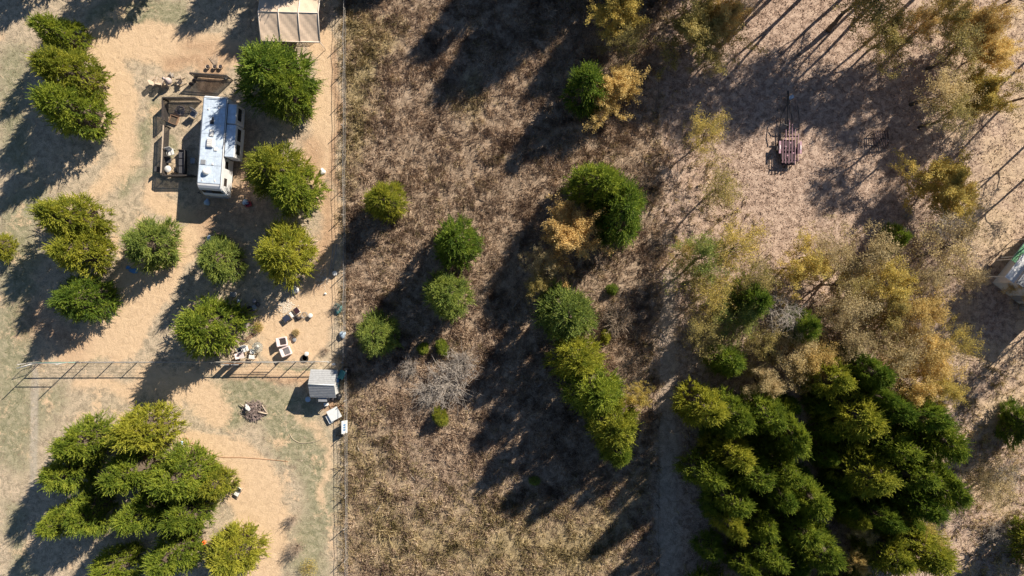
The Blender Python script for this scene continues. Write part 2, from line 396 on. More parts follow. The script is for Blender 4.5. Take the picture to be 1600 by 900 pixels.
# a ragged fringe of weeds along the long fence
r = np.random.default_rng(5); fy = r.random(900)*1100-100; fx = 536+r.normal(0, 5, 900)
keep = fbm(fy*.02, fx*0+3, 8) > .42; cx, cy = (fx[keep]-800)*S, (450-fy[keep])*S
V = blades(cx, cy, 12, .12+.22*r.random(len(cx)), np.full(len(cx), .4), .03, .7, 38)
o = bpy.data.objects.new("fence_weeds", quads("fence_weeds", V, M['grass_olive'])); C.objects.link(o)
tag(o, "ragged weeds growing along the long wire fence", "weeds", kind='stuff')

# ------------------------------------------------------------------ trees
def frame_of(d):
    """orthonormal a,b for direction rows d"""
    up = np.where(np.abs(d[:, 2:3]) > .9, np.array([[1., 0, 0]]), np.array([[0, 0, 1.]]))
    a = np.cross(up, d); a /= np.linalg.norm(a, axis=1, keepdims=True)+1e-9
    return a, np.cross(d, a)
def unit(v): return v/(np.linalg.norm(v, axis=-1, keepdims=True)+1e-9)

def cedar_crown(seed, Rm=2.9, H=7.0, nclump=185, nfr=11, nleaf=17, lobes=None):
    r = np.random.default_rng(seed)
    ph = r.random(4)*6.28; amp = .03+.06*r.random(4)
    def lump(th, u): return 1+amp[0]*np.sin(2*th+ph[0]+3*u)+amp[1]*np.sin(3*th+ph[1]-4*u)+amp[2]*np.sin(5*th+ph[2]+5*u)+amp[3]*.7*np.sin(8*th+ph[3]+9*u)
    def prof(u): return np.power(np.clip(1-u, 0, 1), .62)*np.clip(.62+u*2.2, 0, 1)
    u = 1-np.power(r.random(nclump), .80)*.97; th = np.arange(nclump)*2.39996+r.normal(0, .25, nclump)
    rad = prof(u)*Rm*lump(th, u)*(.76+.22*r.random(nclump)**.8)
    inner = r.random(nclump) < .16; rad = np.where(inner, rad*.6, rad)
    z = .25+u*(H-.5)
    c = np.stack([rad*np.cos(th), rad*np.sin(th), z], 1)
    outw = np.stack([np.cos(th), np.sin(th), .30+1.5*u**1.5], 1); outw = unit(outw)
    rho = .42+.40*r.random(nclump)
    # plumes: each a tapering feather of small scale-leaves round its own axis
    N = nclump*nfr; ci = np.repeat(np.arange(nclump), nfr)
    d = unit(outw[ci]+r.normal(0, .50, (N, 3))+np.array([0, 0, .06])); L = rho[ci]*(.75+.7*r.random(N))
    s0 = c[ci]-outw[ci]*.18+r.normal(0, .16, (N, 3))
    a, b = frame_of(d)
    K = N*nleaf; fi = np.repeat(np.arange(N), nleaf); t = np.tile(np.linspace(.02, 1, nleaf), N)
    ph2 = np.tile(np.arange(nleaf)*2.4, N)+np.repeat(r.random(N)*6.28, nleaf)
    rv_ = a[fi]*np.cos(ph2)[:, None]+b[fi]*np.sin(ph2)[:, None]
    base = s0[fi]+d[fi]*(L[fi]*t)[:, None]+np.array([0, 0, -.10])*(t**2)[:, None]*L[fi][:, None]
    ld = unit(d[fi]*.95+rv_*(.62*(1-.7*t))[:, None]+r.normal(0, .10, (K, 3)))
    ll = (.19+.08*r.random(K))*(1.12-.55*t); lw = ll*.16
    wv = unit(np.cross(ld, rv_)); wv = np.where(np.isnan(wv), 0, wv)
    V = np.zeros((K, 4, 3)); V[:, 0] = base; V[:, 1] = base+ld*(ll*.45)[:, None]+wv*lw[:, None]
    V[:, 2] = base+ld*ll[:, None]; V[:, 3] = base+ld*(ll*.45)[:, None]-wv*lw[:, None]
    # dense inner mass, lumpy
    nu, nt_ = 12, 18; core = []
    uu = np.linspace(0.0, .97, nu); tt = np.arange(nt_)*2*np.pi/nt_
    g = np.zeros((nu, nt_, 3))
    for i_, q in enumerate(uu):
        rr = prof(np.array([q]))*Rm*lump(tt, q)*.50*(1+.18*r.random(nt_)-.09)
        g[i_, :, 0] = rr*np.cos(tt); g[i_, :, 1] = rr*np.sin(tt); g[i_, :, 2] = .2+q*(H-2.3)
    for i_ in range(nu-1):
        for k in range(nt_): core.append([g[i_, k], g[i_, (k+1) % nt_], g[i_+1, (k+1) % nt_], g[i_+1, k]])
    return quads("crown", V), core

def limb_path(p0, d0, L, n, r, wig, up):
    pts = [p0]; d = d0.copy()
    for k in range(n):
        d = d+r.normal(0, wig, 3)+np.array([0, 0, up]); d /= np.linalg.norm(d); pts.append(pts[-1]+d*L/n)
    return pts
def deciduous(seed, H=10.0, Rm=2.6, leaves=9000, twigs=1.0, leaf=.12, bare=False, base=.24):
    """returns (wood mesh builder, leaf mesh)"""
    r = np.random.default_rng(seed); mb = MB(); tw = []
    trunk = limb_path(np.zeros(3)-np.array([0, 0, .2]), np.array([r.normal(0, .05), r.normal(0, .05), 1.]), H*.86, 9, r, .05, .05)
    r0 = .03+.010*H
    mb.tube(trunk, [r0*(1-.86*k/9) for k in range(10)], 7)
    nl = int(15*twigs)
    for k in range(nl):
        t = base+(1-base)*(k+.5)/nl; f = t*9; i_ = min(int(f), 8); p = trunk[i_]+(trunk[i_+1]-trunk[i_])*(f-i_)
        th = k*2.4+r.normal(0, .4); L = Rm*(1.25-.75*(t-base)/(1-base))*(.7+.5*r.random())
        d = np.array([math.cos(th), math.sin(th), .55+.7*t]); d /= np.linalg.norm(d)
        lp = limb_path(p, d, L, 5, r, .16, .05); rl = r0*(1-.8*t)*.5
        mb.tube(lp, [max(.010, rl*(1-.8*q/5)) for q in range(6)], 5, False)
        for q in range(int(6*twigs)):
            f = 1.2+3.7*r.random(); i2 = min(int(f), 4); p2 = lp[i2]+(lp[i2+1]-lp[i2])*(f-i2)
            dd = (lp[i2+1]-lp[i2]); dd /= np.linalg.norm(dd); dd = dd+r.normal(0, .65, 3); dd /= np.linalg.norm(dd)
            sp = limb_path(p2, dd, L*(.28+.35*r.random()), 3, r, .2, .08)
            mb.tube(sp, [max(.007, rl*.3), .010, .008, .005], 4, False); tw.append(sp)
            for w in range(int((5 if bare else 2)*twigs)):
                i3 = r.integers(0, 3); d3 = (sp[i3+1]-sp[i3]); d3 /= np.linalg.norm(d3); d3 = d3+r.normal(0, .7, 3); d3 /= np.linalg.norm(d3)
                s3 = limb_path(sp[i3+1], d3, .35+.5*r.random(), 2, r, .2, .1); tw.append(s3)
                mb.tube(s3, [.009, .006, .003], 3, False)
    lm = None
    if leaves:
        segs = np.array([[s[k], s[k+1]] for s in tw for k in range(len(s)-1)])
        wgt = r.random(len(segs))**1.2+.1; wgt /= wgt.sum()
        idx = r.choice(len(segs), leaves, p=wgt); t = r.random((leaves, 1))
        p = segs[idx, 0]*(1-t)+segs[idx, 1]*t+r.normal(0, .13, (leaves, 3))
        d = unit(r.normal(0, 1, (leaves, 3))); w = unit(np.cross(d, r.normal(0, 1, (leaves, 3)))); s = leaf*(.6+.7*r.random((leaves, 1)))
        V = np.zeros((leaves, 4, 3)); V[:, 0] = p; V[:, 1] = p+d*s*.5+w*s*.33; V[:, 2] = p+d*s; V[:, 3] = p+d*s*.5-w*s*.33
        lm = quads("crown", V)
    return mb, lm

def mesh_of(mb, name, m):
    me_ = bpy.data.meshes.new(name); me_.from_pydata(mb.v, [], mb.f); me_.update(); me_.polygons.foreach_set("use_smooth", mb.sm); me_.materials.append(m); return me_

CEDAR = []
for k in range(7):
    cm, core = cedar_crown(100+k); cm.materials.append(M['cedar'])
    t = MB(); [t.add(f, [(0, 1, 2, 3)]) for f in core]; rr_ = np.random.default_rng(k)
    t.tube(limb_path(np.array([0, 0, -.2]), np.array([0, 0, 1.]), 6.2, 6, rr_, .03, .1), [.17, .15, .12, .09, .06, .04, .02], 8)
    for q in range(18):
        th = q*2.4; zz = .7+q*.28; t.tube([(0, 0, zz), (math.cos(th)*1.1, math.sin(th)*1.1, zz+.35), (math.cos(th)*1.9*(1-q/26), math.sin(th)*1.9*(1-q/26), zz+.55)], [.04, .025, .01], 5, False)
    CEDAR.append((cm, mesh_of(t, "trunk", M['bark'])))
DEC = {}
for key, args in {'full': dict(leaves=34000, leaf=.12, H=7.5, Rm=2.8, twigs=1.25), 'full2': dict(leaves=34000, leaf=.12, H=7.5, Rm=2.8, twigs=1.25), 'mid': dict(leaves=16000, leaf=.105, H=8, Rm=2.8, twigs=1.15), 'mid2': dict(leaves=15000, leaf=.105, H=8, Rm=2.8, twigs=1.15), 'mid3': dict(leaves=12000, leaf=.105, H=9, Rm=2.8, twigs=1.15),
                  'thin': dict(leaves=7500, leaf=.10, H=8, Rm=2.8, twigs=1.2), 'thin2': dict(leaves=6500, leaf=.10, H=9, Rm=2.8, twigs=1.2), 'tall': dict(leaves=7000, leaf=.10, H=13, Rm=2.2, twigs=1.0, base=.60), 'bare': dict(leaves=0, bare=True, twigs=1.2)}.items():
    mb, lm = deciduous(len(DEC)*7+3, **args)
    if lm: lm.materials.append(M['yellow'])
    DEC[key] = (lm, mesh_of(mb, "trunk", M['bark'] if key[0] != 'b' else M['bark_grey']), args.get('H', 10.0), args.get('Rm', 2.6))

def put(name, me_, parent, m=None):
    o = bpy.data.objects.new(name, me_); C.objects.link(o); o.parent = parent
    if m: o.material_slots[0].link = 'OBJECT'; o.material_slots[0].material = m
    return o
tree_i = 0
def cedar(px, py, rx, ry, h, m, label, group=None, name="cedar_tree", rot=None, zf=.47):
    global tree_i; tree_i += 1
    h = (3.6+.78*h if px < 1160 else 3.2+.70*h) if group == GW and h > 6.2 else h
    zf = .64 if group == GW else zf
    if group == GM: h *= 1.1
    if group == GW and h > 5.5: rx *= 1.12; ry *= 1.14; m = {'cedar_m': 'cedar', 'cedar': 'cedar_y'}.get(m, m)
    h *= 1.02 if group == GW else (1.0 if name == 'cedar_sapling' else 1.30)
    p = P(px, py, zf*h); r_ = random.Random(tree_i*31+5)
    t = thing(name, label, "tree", (p.x, p.y, 0), 0, group)
    k = CAMH-zf*h; sx, sy = rx*S*k/CAMH/2.86, ry*S*k/CAMH/2.86
    cm, tm = CEDAR[tree_i % len(CEDAR)]
    a = put("crown", cm, t, M[m]); b = put("trunk", tm, t)
    # ellipse axes stay on X/Y; pick one of four quarter turns for the mesh
    q = r_.randrange(4) if rot is None else rot
    for o in (a, b):
        o.rotation_euler = (0, 0, q*math.pi/2+r_.uniform(-.35, .35)); o.scale = ((sx, sy, h/7.0) if q % 2 == 0 else (sy, sx, h/7.0))
    return t
def decid(px, py, r_px, h, kind, m, label, group=None, name="deciduous_tree", zf=.72, tilt=None):
    global tree_i; tree_i += 1
    p = P(px, py, zf*h); r_ = random.Random(tree_i*17+3)
    t = thing(name, label, "tree", (p.x, p.y, 0), r_.uniform(0, 6.28), group)
    lm, wm, H0, R0 = DEC[kind]; zf = .62; h *= .82 if group == GD else 1.1; p = P(px, py, zf*h); t.location = (p.x, p.y, 0); s = r_px*S*(1-zf*h/CAMH)/(R0*.84)
    objs = [put("trunk", wm, t)]
    if lm: objs.append(put("crown", lm, t, M[m]))
    for o in objs: o.scale = (s, s, h/H0)
    return t

GY = 'cedars of the left yard'; GL = 'cedars of the lower left clump'; GM = 'cedars of the middle field'; GW = 'cedars of the lower right grove'; GD = 'autumn trees on the right side'
# left yard
cedar(90, 52, 35, 32, 5.5, 'cedar', 'small cedar at the top of the three tree column left of the dirt yard', GY)
cedar(103, 112, 50, 44, 6.5, 'cedar_y', 'middle cedar of the three tree column left of the dirt yard', GY)
cedar(108, 168, 50, 50, 6.8, 'cedar', 'lowest and broadest cedar of the three tree column at upper left', GY)
cedar(106, 340, 56, 42, 6.0, 'cedar_y', 'broad yellowish cedar at the top of the left edge clump', GY)
cedar(122, 392, 46, 42, 5.6, 'cedar_y', 'yellowish cedar in the middle of the left edge clump', GY)
cedar(125, 467, 54, 38, 4.6, 'cedar_d', 'low wide deep green cedar at the bottom of the left edge clump', GY)
cedar(232, 381, 42, 46, 5.0, 'cedar_b', 'round lone cedar with a blue tarp beneath, left of the driveway', GY)
cedar(-8, 384, 18, 24, 4.0, 'cedar_y', 'cedar cut off by the left edge of the photo', GY)
cedar(424, 115, 64, 62, 6.3, 'cedar_d', 'large deep green cedar between the motorhome and the tan carport', GY)
cedar(448, 145, 44, 44, 5.8, 'cedar', 'cedar joined to the lower right of the big one by the carport', GY)
cedar(428, 266, 56, 48, 6.0, 'cedar_y', 'bright cedar right of the motorhome front', GY)
cedar(458, 298, 46, 46, 5.6, 'cedar', 'cedar overlapping the lower right of the bright one by the motorhome', GY)
cedar(441, 396, 50, 52, 6.2, 'cedar_y', 'yellow green round cedar above the lounge chair junk area', GY)
cedar(340, 406, 35, 40, 4.8, 'cedar_b', 'smaller grey green cedar left of the yellow green round one', GY)
cedar(322, 511, 56, 52, 6.0, 'cedar', 'round bright green cedar just above the pipe fence', GY)
# lower left clump
for px, py, rx, ry, h, m, lb in [
    (222,672,46,42,7.0,'cedar_y','yellow green cedar at the top of the lower left clump'),
    (132,690,48,40,6.5,'cedar','cedar forming the upper left corner of the lower left clump'),
    (108,736,32,44,6.0,'cedar','cedar on the left flank of the lower left clump'),
    (205,736,42,40,7.0,'cedar','cedar in the centre of the lower left clump above the dark gap'),
    (282,745,52,46,6.8,'cedar','broad cedar in the right half of the lower left clump'),
    (336,756,28,27,4.2,'cedar_y','small cedar bulging right toward the white folding chair'),
    (100,812,32,30,5.6,'cedar','feathery cedar jutting out at lower left of the dark gap'),
    (140,802,26,44,5.4,'cedar','narrow cedar on the left rim of the dark gap'),
    (224,800,38,40,6.6,'cedar','cedar just right of the dark gap in the lower left clump'),
    (288,806,40,34,6.0,'cedar','cedar below the broad one in the lower left clump'),
    (268,868,42,38,6.0,'cedar','cedar at the bottom edge left of the orange flame'),
    (363,866,46,46,5.4,'cedar_y','round lone cedar at the bottom edge right of the orange flame'),
    (178,886,42,30,5.4,'cedar','cedar at the bottom edge below the dark gap')]:
    cedar(px, py, rx, ry, h, m, lb, GL)
# middle field
for px, py, rx, ry, h, m, lb in [
    (601,313,35,34,5.8,'cedar_y','small round cedar just right of the long fence, uppermost in the dry field'),
    (713,378,42,43,6.8,'cedar_d','upper of the two touching cedars in the dry field'),
    (697,461,42,42,6.4,'cedar_b','lower, bluish of the two touching cedars in the dry field'),
    (588,524,36,39,4.0,'cedar_b','small bluish cedar right of the long fence above the shed level'),
    (918,136,38,46,5.0,'cedar_d','dark cedar standing behind the round golden tree'),
    (935,288,50,42,6.6,'cedar','tall cedar at the top left of the large pair in the middle'),
    (972,330,42,60,7.0,'cedar_d','deep green cedar at right of the large pair in the middle'),
    (884,490,52,50,6.4,'cedar_b','bluish cedar at the top of the diagonal row in the middle'),
    (900,560,46,42,6.6,'cedar_y','yellow tipped cedar second in the diagonal row in the middle'),
    (930,610,52,50,7.2,'cedar','large cedar in the centre of the diagonal row in the middle'),
    (958,664,46,48,7.0,'cedar_y','yellowish cedar near the bottom of the diagonal row in the middle'),
    (964,702,28,32,5.6,'cedar','narrow pointed cedar ending the diagonal row in the middle')]:
    cedar(px, py, rx, ry, h, m, lb, GM)
cedar(687, 652, 14, 16, 2.0, 'cedar_y', 'tiny yellow green sapling cedar below the grey bare bush', 'saplings in the field', 'cedar_sapling')
cedar(690, 543, 11, 14, 1.6, 'cedar', 'tiny cedar sapling just above the grey bare bush', 'saplings in the field', 'cedar_sapling')
cedar(661, 545, 10, 11, 1.3, 'cedar', 'tiniest sapling left of the one above the grey bare bush', 'saplings in the field', 'cedar_sapling')
cedar(957, 452, 10, 10, 1.2, 'cedar_d', 'tiny green sapling above the pinkish bare bush', 'saplings in the field', 'cedar_sapling')
cedar(947, 527, 9, 13, 1.5, 'cedar_y', 'thin sapling below the pinkish bare bush', 'saplings in the field', 'cedar_sapling')
cedar(835, 752, 10, 8, 1.2, 'cedar_b', 'dim little sapling at the tip of the diagonal row shadow', 'saplings in the field', 'cedar_sapling')
# cedars of the woodland and grove
for px, py, rx, ry, h, m, lb in [
    (1106,640,38,34,8.5,'cedar_y','yellowish cedar at the upper left corner of the lower right grove'),
    (1150,655,30,34,8.2,'cedar_m','cedar right of the yellowish corner one in the lower right grove'),
    (1200,652,34,36,8.6,'cedar_m','cedar at the top centre of the left half of the lower right grove'),
    (1238,682,26,50,8.8,'cedar_m','tall narrow cedar on the left rim of the dark grove gap'),
    (1150,712,34,28,8.4,'cedar_y','yellow tipped cedar in the left half of the lower right grove'),
    (1108,742,34,26,7.6,'cedar_m','thin cedar at the left flank of the lower right grove'),
    (1180,742,38,30,8.4,'cedar_m','cedar in the middle of the left half of the lower right grove'),
    (1228,738,28,28,8.0,'cedar_m','small cedar below the narrow one by the dark grove gap'),
    (1148,782,34,30,8.0,'cedar_m','cedar in the lower left part of the grove above two round ones'),
    (1222,776,24,30,7.8,'cedar_d','cedar between the dark gap and the lower left part of the grove'),
    (1270,782,30,36,8.6,'cedar_m','cedar closing the lower end of the dark grove gap'),
    (1146,824,22,24,7.0,'cedar','round bright cedar near the lower left of the grove'),
    (1192,822,28,28,7.4,'cedar_m','cedar right of the round bright one at the lower left of the grove'),
    (1255,832,30,30,7.6,'cedar_m','cedar below the one closing the dark grove gap'),
    (1206,868,34,28,7.2,'cedar_m','cedar near the bottom edge left of the mixed yellow trees'),
    (1168,886,24,22,6.6,'cedar_m','small cedar at the bottom edge, leftmost in the grove'),
    (1290,866,36,34,7.8,'cedar_m','broad cedar at the bottom edge beside the small golden tree'),
    (1345,655,46,42,9.0,'cedar_y','big yellowish cedar at the top of the right half of the grove'),
    (1396,640,32,30,9.0,'cedar_d','dark cedar between the big yellowish one and the golden crowns'),
    (1446,650,40,34,9.4,'cedar_d','dark cedar under the golden crowns at the grove top right'),
    (1476,692,28,46,9.4,'cedar_m','tall cedar on the right rim of the grove'),
    (1402,698,36,30,9.0,'cedar_m','cedar in the centre of the right half of the grove'),
    (1362,744,44,42,9.0,'cedar','large star shaped cedar right of the dark grove gap'),
    (1432,742,34,34,9.2,'cedar_m','cedar right of the large star shaped one'),
    (1478,762,26,44,9.0,'cedar_m','cedar at the right rim, halfway down the grove'),
    (1444,792,34,28,8.6,'cedar_d','cedar at the lower right rim of the grove'),
    (1385,812,28,24,6.4,'cedar_d','dark thin cedar above the two bottom right ones'),
    (1340,812,18,20,5.8,'cedar','small cedar beside the rusty brown little tree in the grove'),
    (1395,870,34,38,7.6,'cedar','bright cedar at the bottom edge right of the small golden tree'),
    (1452,868,52,40,8.0,'cedar_y','very broad olive cedar in the bottom right of the grove'),
    (1304,592,32,38,8.0,'cedar','cedar standing up between the autumn trees above the dark gap'),
    (1366,584,30,34,8.0,'cedar_d','cedar right of the one above the dark gap among autumn trees'),
    (1376,622,22,22,8.4,'cedar_d','small cedar tucked between the autumn trees and the grove'),
    (1142,566,32,26,5.8,'cedar_d','low cedar with yellow tips above the left half of the grove'),
    (1260,512,22,32,6.8,'cedar_d','narrow deep green cedar in the middle of the autumn trees'),
    (1180,470,30,36,7.4,'cedar_d','loose green cedar left of the middle of the autumn trees'),
    (1406,372,16,26,4.8,'cedar_d','small narrow cedar left of the grey bare branches'),
    (1604,668,22,40,5.0,'cedar_d','dark cedar at the right edge below the white building')]:
    cedar(px, py, rx, ry, h, m, lb, GW)
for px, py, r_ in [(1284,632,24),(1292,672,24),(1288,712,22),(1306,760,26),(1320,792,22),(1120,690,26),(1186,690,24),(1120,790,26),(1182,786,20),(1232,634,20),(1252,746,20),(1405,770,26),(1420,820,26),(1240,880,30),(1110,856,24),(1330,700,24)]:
    cedar(px, py, r_, r_, 3.6, 'cedar_d', 'low dark cedar added to darken a gap of the lower right grove', 'low cedars added in the grove gaps')  # added undergrowth, so the sky-lit ground in the gaps reads dark
# autumn trees
for px, py, r_, h, kd, m, lb, zf in [
    (955,144,40,6.0,'full','gold','round golden tree in front of a dark cedar in the upper middle',.7),
    (892,355,46,8.2,'full2','amber','loose orange gold tree left of the large cedar pair',.6),
    (850,413,28,6.5,'mid2','straw','small straw coloured tree below the loose orange gold one',.6),
    (837,446,22,5.5,'mid','olive','little brownish tree at the top of the diagonal cedar row',.6),
    (992,618,22,6.5,'mid2','yellow','slim yellow tree leaning out of the diagonal cedar row',.7),
    (968,12,42,8,'full','yellow','bright yellow tree at the top edge, middle of the photo',.75),
    (975,55,34,6.5,'thin','olive','thin olive tree below the bright yellow one at the top edge',.7),
    (1100,42,50,8,'full2','olive','large olive tree at the top edge right of the centre',.72),
    (1132,24,34,8,'full','gold','yellow tree joined to the right of the large olive one at the top edge',.75),
    (1108,92,26,6,'thin','olive','thin olive tree just below the large olive one',.7),
    (1112,212,38,7,'thin','yellow','thin yellowish tree left of the maroon trailer, upper of two',.7),
    (1128,292,42,7,'thin2','olive','thin wispy tree left of the maroon trailer, lower of two',.7),
    (1335,14,56,11,'tall','olive','olive tree at the top edge above the tree shadow stripes',.75),
    (1392,56,46,9,'mid2','olive','wide olive tree touching the small bright orange one at the top right',.75),
    (1436,38,26,10,'mid2','amber','small bright orange tree at the top right',.78),
    (1480,20,42,10,'mid2','olive','olive yellow tree at the top edge right of the orange one',.75),
    (1532,40,40,8,'full','gold','gold tree near the top right corner',.78),
    (1500,80,42,10.5,'tall','olive','thin olive tree below the gold one near the corner',.75),
    (1548,78,34,8.5,'full2','gold','yellow tree near the right edge, upper right',.78),
    (1474,140,42,11,'tall','orange','sparse rusty orange tree at the right, above the shaded pallet',.75),
    (1536,150,38,8,'full','yellow','yellow green tree near the right edge above the dirt path',.75),
    (1488,178,32,11,'tall','olive','olive tree at the lower end of the upper right trees',.72),
    (1474,288,50,7,'full','yellow','wide yellow tree alone between trailer and right edge',.68),
    (1500,356,44,7,'bare','straw','grey leafless tree below the wide yellow one',.68),
    (1470,398,58,7.5,'thin','orange','sparse rusty brown tree beside the small narrow cedar',.7),
    (1512,428,30,6,'thin2','straw','thin tan tree near the white building shadow',.7),
    (1108,402,46,9,'mid3','green','green tinted tree at the upper left of the autumn wood',.72),
    (1160,392,46,8.5,'thin','yellow','pale thin tree at the top of the autumn wood',.72),
    (1120,456,42,8.5,'thin2','yellow','thin yellow tree at the left side of the autumn wood',.72),
    (1150,500,44,8,'mid3','green','green leafed loose tree left of the narrow cedar',.7),
    (1250,418,44,8.5,'mid','yellow','yellow tree at the top centre of the autumn wood',.72),
    (1222,470,40,8,'bare','straw','grey bare tree left of the narrow deep green cedar',.7),
    (1278,400,34,8.5,'thin','straw','tan tree right of the yellow one at the top of the autumn wood',.72),
    (1345,415,54,9,'mid3','straw','broad tan tree at the top right of the autumn wood',.72),
    (1395,440,44,9,'mid2','yellow','yellow tree below the broad tan one',.72),
    (1338,480,54,9,'thin2','straw','wide wispy tree in the centre of the autumn wood',.72),
    (1300,500,36,8,'thin','straw','wispy tree right of the narrow deep green cedar',.72),
    (1440,490,46,9,'mid','gold','gold tree on the right side of the autumn wood',.74),
    (1400,535,50,9,'mid3','straw','broad brownish tree in the lower right of the autumn wood',.72),
    (1452,565,46,9.4,'mid','gold','gold brown tree at the right rim above the grove',.74),
    (1225,560,44,7.5,'thin','orange','sparse rusty tree in the lower centre of the autumn wood',.7),
    (1200,600,34,7,'mid','straw','tan tree wedged above the left half of the grove',.7),
    (1278,568,38,7.5,'mid2','gold','gold tree left of the cedars above the dark gap',.7),
    (1424,612,40,9.6,'mid','gold','dense gold crown on top of the grove, left of two',.75),
    (1466,614,34,9.6,'mid2','yellow','dense yellow crown on top of the grove, right of two',.75),
    (1345,828,22,6,'mid','orange','rusty brown little tree in the lower grove',.7),
    (1333,878,24,6.4,'mid2','gold','small golden tree at the bottom edge of the grove',.7),
    (1440,838,30,7,'thin','yellow','thin yellow tree between the two bottom right cedars',.7),
    (1566,762,40,6,'thin','straw','tan thin tree at the lower right edge',.6),
    (1070,396,26,6,'thin2','yellow','slight yellow tree beside the fence line left of the autumn wood',.7),
    (1612,446,26,6,'mid','orange','rusty tree overhanging the white building at the right edge',.8),
    (1186,430,40,8,'thin2','olive','olive thin tree between the pale thin and yellow crowns of the autumn wood',.7),
    (1085,440,30,7,'thin','olive','olive thin tree at the far left rim of the autumn wood',.7),
    (1110,520,38,7.5,'thin','olive','olive loose tree above the low cedar with yellow tips',.7),
    (1238,520,36,7,'thin2','straw','tan loose tree touching the left of the narrow deep green cedar',.7),
    (1188,548,34,6.5,'thin','olive','olive loose tree right of the low cedar with yellow tips',.7),
    (1312,445,40,8,'thin','olive','olive tree between the broad tan one and the yellow top centre one',.7),
    (1380,490,40,8.5,'mid2','olive','olive tree between the wispy centre tree and the gold right one',.7),
    (1325,540,40,8,'thin2','straw','tan wispy tree above the cedars at the dark gap',.7),
    (1485,528,34,8,'thin','yellow','thin yellow tree at the outer right side of the autumn wood',.7),
    (1440,440,36,8,'thin2','straw','thin tan tree below the rusty brown sparse one',.7)]:
    decid(px, py, r_, h, kd, m, lb, GD, zf=zf)
# trees just outside the picture whose shadows fall into it (not told apart by anything in the photo)
OUT_C = 'green cedar standing outside the photo and shading its margin'
for px, py, rx, h in [(190,-95,55,8),(460,-60,46,5.8),(560,-60,36,4.6),(620,-70,34,3.6),(385,-85,46,5.4),(905,-95,60,10),(975,-130,60,11),(1040,-80,46,9),(840,-130,50,9),(880,-75,50,8.5),
                  (1140,-150,60,10),(1120,960,60,8),(1240,970,60,8),(1350,960,60,8),(1650,860,50,7),(40,-90,50,6)]:
    cedar(px, py, rx, rx, h, 'cedar_m', OUT_C, 'cedars outside the photo')
OUT_D = 'tall thin autumn tree standing outside the photo and shading its margin'
for px, py, h, kd in [(1200,-120,13,'mid3'),(1240,-95,13,'tall'),(1275,-80,13,'tall'),(1300,-120,14,'tall'),(1335,-85,13,'tall'),(1365,-115,14,'tall'),(1390,-70,13,'mid3'),(1420,-95,13,'tall'),(1455,-70,13,'tall'),(1480,-110,14,'tall'),(1530,-80,13,'tall'),(1590,-70,13,'tall'),(1650,-40,12,'thin2'),(1720,40,13,'thin'),
                      (1680,120,13,'thin'),(1720,190,13,'thin2'),(1700,260,12,'thin'),(1740,330,12,'thin'),(1690,420,10,'thin2'),(1750,480,11,'mid3'),(1740,620,12,'mid'),(1060,-110,11,'thin')]:
    decid(px, py, 46, h, kd, 'olive', OUT_D, 'autumn trees outside the photo')

# bare bushes
def bush_mesh(seed, n=90, H=1.8, Rr=1.6, m=None):
    r = np.random.default_rng(seed); mb = MB()
    for k in range(n):
        th = r.random()*6.28; d = np.array([math.cos(th)*.9*r.random()**.5, math.sin(th)*.9*r.random()**.5, .7]); d /= np.linalg.norm(d)
        p = limb_path(np.array([r.normal(0, .12), r.normal(0, .12), -.05]), d, (H+Rr)*.5*(.7+.6*r.random()), 4, r, .2, .02)
        mb.tube(p, [.026, .020, .015, .010, .006], 4, False)
        for q in range(7):
            i_ = r.integers(1, 4); d2 = p[i_+1]-p[i_]; d2 /= np.linalg.norm(d2); d2 = d2+r.normal(0, .6, 3); d2 /= np.linalg.norm(d2)
            s2 = limb_path(p[i_+1], d2, .35+.4*r.random(), 2, r, .25, .04); mb.tube(s2, [.013, .010, .005], 3, False)
    return mb
BM = [mesh_of(bush_mesh(3), "branches", M['bark_grey']), mesh_of(bush_mesh(4), "branches", M['bark_pale'])]
for px, py, r_, h, k, lb in [(705,598,42,2.0,0,'large grey leafless bush in the dry field, right one of its pair'), (672,612,32,1.6,0,'grey leafless bush at the lower left of the large one'),
                         (722,566,26,1.5,0,'grey leafless bush peeking above the large one'), (966,500,26,1.8,1,'pinkish leafless bush right of the diagonal cedar row'),
                         (893,462,16,1.6,0,'grey twiggy bush poking above the bluish row cedar'), (640,575,18,1.2,0,'little grey bush near the small bluish cedar'),
                         (462,858,16,1.6,1,'brown leafless bush near the bottom by the long fence'), (456,812,11,1.2,1,'tiny brown bush below the folding chair yard'),
                         (527,478,9,1.0,0,'grey brush tangle against the long fence'), (508,548,8,.5,1,'dead weeds left of the fence corner'),
                         (1572,740,26,1.4,0,'grey brush heap beyond the right rim of the grove'), (1560,830,24,1.3,0,'grey brush heap at the bottom right corner'), (1420,340,14,1,0,'small grey brush by the narrow cedar'),
                         (1225,565,14,5,0,'white dead snag among the autumn trees above the grove'), (1168,8,20,3,0,'blue grey leafless tree at the top edge right of the olive trees'), (890,392,22,3.2,0,'grey leafless branches under the loose orange gold tree')]:
    p = P(px, py, h*.5); t = thing("bare_bush", lb, "bush", (p.x, p.y, 0), random.random()*6)
    t['group'] = 'leafless bushes'
    o = put("branches", BM[k], t); s = r_*S/1.75; o.scale = (s, s, h/1.9)
